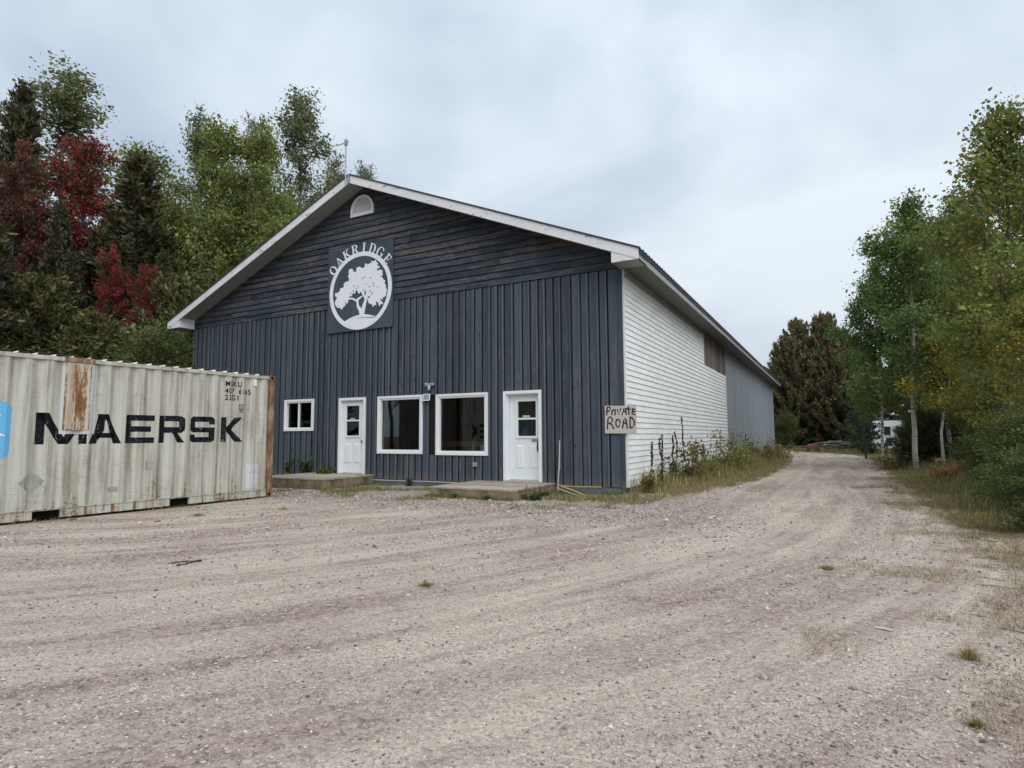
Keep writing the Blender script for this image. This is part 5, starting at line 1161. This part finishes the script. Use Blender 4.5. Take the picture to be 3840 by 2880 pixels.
leafy(2905, 1700, 1672, 1.3, 300, .09, [(.20, .14, .07), (.15, .10, .05), (.26, .2, .1)], 'brown dry weed at the far corner of the grey wall', .6)
leafy(2935, 1700, 1678, 1.5, 260, .09, [(.24, .18, .09), (.17, .12, .06)], 'straw brown weed beside the far end of the drive', .6)
leafy(2660, 1770, 1690, .8, 160, .07, GR, 'thin green weed before the white wall', .22)
# dead fern, right of the drive
fp = on_plane(3548, 1790, 2, G+.08)
weed(fp[0], fp[1], .30, 200, .11, [(.30, .14, .045), (.24, .11, .04), (.36, .19, .07)], 'orange brown dead fern under the white trunked birch', .30, name='fern')
fp = on_plane(3640, 1745, 2, G+.1); weed(fp[0], fp[1], .8, 300, .12, [(.11, .16, .035), (.15, .19, .04)], 'bright green fern beside the reeds', .32, name='fern')
fp = on_plane(3330, 1760, 2, G); weed(fp[0]+.3, fp[1], .4, 200, .10, [(.14, .085, .035), (.09, .075, .03)], 'brown bracken at the bend of the drive', .5, name='fern')
# fallen leaves under the right hand trees
n = 1500; x = rng.uniform(5.2, 9, n); y = rng.uniform(-4, 20, n); g = Geo()
P = np.stack([x, y, ground_z(x, y)+.012], 1); leaves(g, P, .06, rng, np.array([(.30, .22, .10), (.22, .13, .06), (.38, .32, .2)])[rng.integers(0, 3, n)], nb=6); g.build('leaf_litter', m_leaf, kind='stuff', label='fallen leaves under the trees on the wooded side of the drive')

# ------------------------------------------------------------------ things at the end of the drive
tp = on_plane(3290, 1704, 2, G+.02)
tl = thing('camper_trailer', 'white camper trailer half hidden by leaves at the bend of the drive', 'trailer', (tp[0]-.05, tp[1]+.3, G+.1), math.radians(8)); tl.scale = (.8, .8, .8)
g = Geo(); prof = [(0, .35), (0, 2.1), (.12, 2.35), (.35, 2.45), (1.9, 2.45), (2.1, 2.3), (2.15, .35)]; g.prism(prof, 1, 0, 4.6); g.build('body', m_white, tl)
Geo().box(.62, 1.05, -.012, -.001, 1.35, 2.0).build('end_window', m_black, tl); Geo().box(.0, 2.15, -.01, -.001, .5, .62).build('trim_band', m_steel, tl)
for y_ in (1.9, 2.7):
    g = Geo(); th = np.linspace(0, 6.283, 17)[:-1]; g.prism([(y_+.3*math.cos(t), .2+.3*math.sin(t)) for t in th], 0, .05, .25); g.build('wheel', m_black, tl)
Geo().box(.05, .12, -.03, 4.5, .18, .36).build('chassis', m_black, tl); Geo().box(1.9, 2.0, -.03, 4.5, .18, .36).build('chassis', m_black, tl)
bq = thing('gas_grill', 'black and white grill standing before the white trailer', 'grill', (tp[0]+.75, tp[1]-.35, G+.02), .1)
g = Geo(); g.prism([(-.3, .55), (.3, .55), (.3, .85), (.2, 1.0), (-.2, 1.0), (-.3, .85)], 1, -.22, .22); g.build('lid', m_black, bq)
th = np.linspace(0, 6.283, 17); Geo().tube([(.12+.13*math.cos(t), -.235, .72+.15*math.sin(t)) for t in th], .022, 5).build('emblem_ring', m_white, bq)
for lx in (-.27, .27):
    for ly in (-.18, .18): Geo().box(lx-.02, lx+.02, ly-.02, ly+.02, -.03, .549).build('leg', m_black, bq)
Geo().box(-.28, .28, -.2, .2, .18, .22).build('shelf', m_steel, bq)
# brush pile and cart by the cedar
bp = on_plane(3150, 1692, 2, G); lab_ = ['weathered pole of the brush pile under the brown cedars']
M = Mat('grey_dead_wood', .9, .1); a = M.noise(M.pos((8, 8, 8)), 1, 4, .6); M.color(M.mix(a, (.06, .052, .046), (.20, .18, .16))); m_dead = M.m
r2 = np.random.default_rng(9)
for k in range(22):
    a = r2.normal(.12, .35); l = r2.uniform(1.6, 3.4); c = bp+np.array([r2.normal(0, .9), r2.normal(.3, .5), 0]); z = .06+.035*k*r2.uniform(.6, 1.1); ci, si = math.cos(a)*l/2, math.sin(a)*l/2
    rdd = r2.uniform(.03, .075); z = max(z, rdd); tl_ = r2.normal(0, .12)
    g = Geo(); g.tube([(c[0]-ci, c[1]-si, G+max(.03, z-tl_)), (c[0], c[1], G+z+.03), (c[0]+ci, c[1]+si, G+max(.03, z+tl_))], [rdd, rdd*.9, rdd*.7], 6)
    g.build('log', m_dead, label='grey weathered pole in the brush pile under the brown cedars', category='log', group='poles of the brush pile')
cp = on_plane(3050, 1695, 2, G); ck = thing('hand_cart', 'small faded red cart by the brush pile', 'cart', (cp[0], cp[1], G), .2); ck.scale = (.75, .75, .75)
m_red = plain('faded_red_paint', (.20, .07, .05), .7)
for z in (.34, .48, .62): Geo().box(-.5, .5, -.3, -.27, z, z+.08).build('side_slat', m_red, ck)
for z in (.34, .48, .62): Geo().box(-.5, .5, .27, .3, z, z+.08).build('side_slat', m_red, ck)
Geo().box(-.52, .52, -.26, .26, .30, .335).build('bed', m_red, ck)
for wx in (-.36, .36):
    for wy in (-.29, .29):
        th = np.linspace(0, 6.283, 13)[:-1]; Geo().prism([(wx+.15*math.cos(t), .145+.15*math.sin(t)) for t in th], 1, wy-.025, wy+.025).build('wheel', m_black, ck)
for sx in (-.48, .48): Geo().box(sx-.02, sx+.02, -.268, .268, .336, .70).build('end_post', m_red, ck)
wp = on_plane(3095, 1688, 2, G); g = Geo(); g.add([(-.4, -.3, 0), (.4, -.35, 0), (.35, .35, 0), (-.3, .3, 0), (-.05, 0, .55), (.1, .02, .48)], [np.array([(0,3,2,1)]), np.array([(0, 1, 5, 4), (2, 3, 4, 5)]), np.array([(1, 2, 5), (3, 0, 4)])])
g.build('tarp_heap', m_soffit, None, False, (wp[0], wp[1], G-.01), label='small pale tarp heap beside the red cart', category='tarp')

# ------------------------------------------------------------------ litter in the yard
g = Geo(); c = [(-2.03, -8.70), (-1.98, -8.58), (-1.93, -8.46), (-1.90, -8.43), (-1.885, -8.46), (-1.91, -8.56), (-1.90, -8.66), (-1.87, -8.71)]
t_ = np.linspace(0, len(c)-1, 29); cc = np.array(c); g.tube([(np.interp(t, range(8), cc[:, 0]), np.interp(t, range(8), cc[:, 1]), float(ground_z(-1.95, -8.55))+.012+.008*math.sin(t*2)) for t in t_], .007, 6)
g.build('cable', m_black, label='short black cable loop dropped on the gravel', category='cable')
def stick(x0, y0, x1, y1, r, col, label):
    z = float(ground_z(x0, y0))+r*.7; g = Geo(); g.tube([(x0, y0, z), ((x0+x1)/2+.004, (y0+y1)/2, z+.004), (x1, y1, z)], [r, r*1.1, r*.7], 6, col=col); g.build('stick', m_stem, label=label, category='stick')
stick(4.12, -7.76, 4.22, -7.79, .008, (.55, .50, .42), 'pale broken stick on the gravel at the drive edge')
stick(4.85, -7.35, 5.35, -7.6, .006, (.30, .25, .18), 'long thin dry stem lying on the sandy verge')
stick(4.95, -6.0, 5.25, -6.05, .005, (.36, .29, .18), 'straw coloured stem lying on the sandy verge')
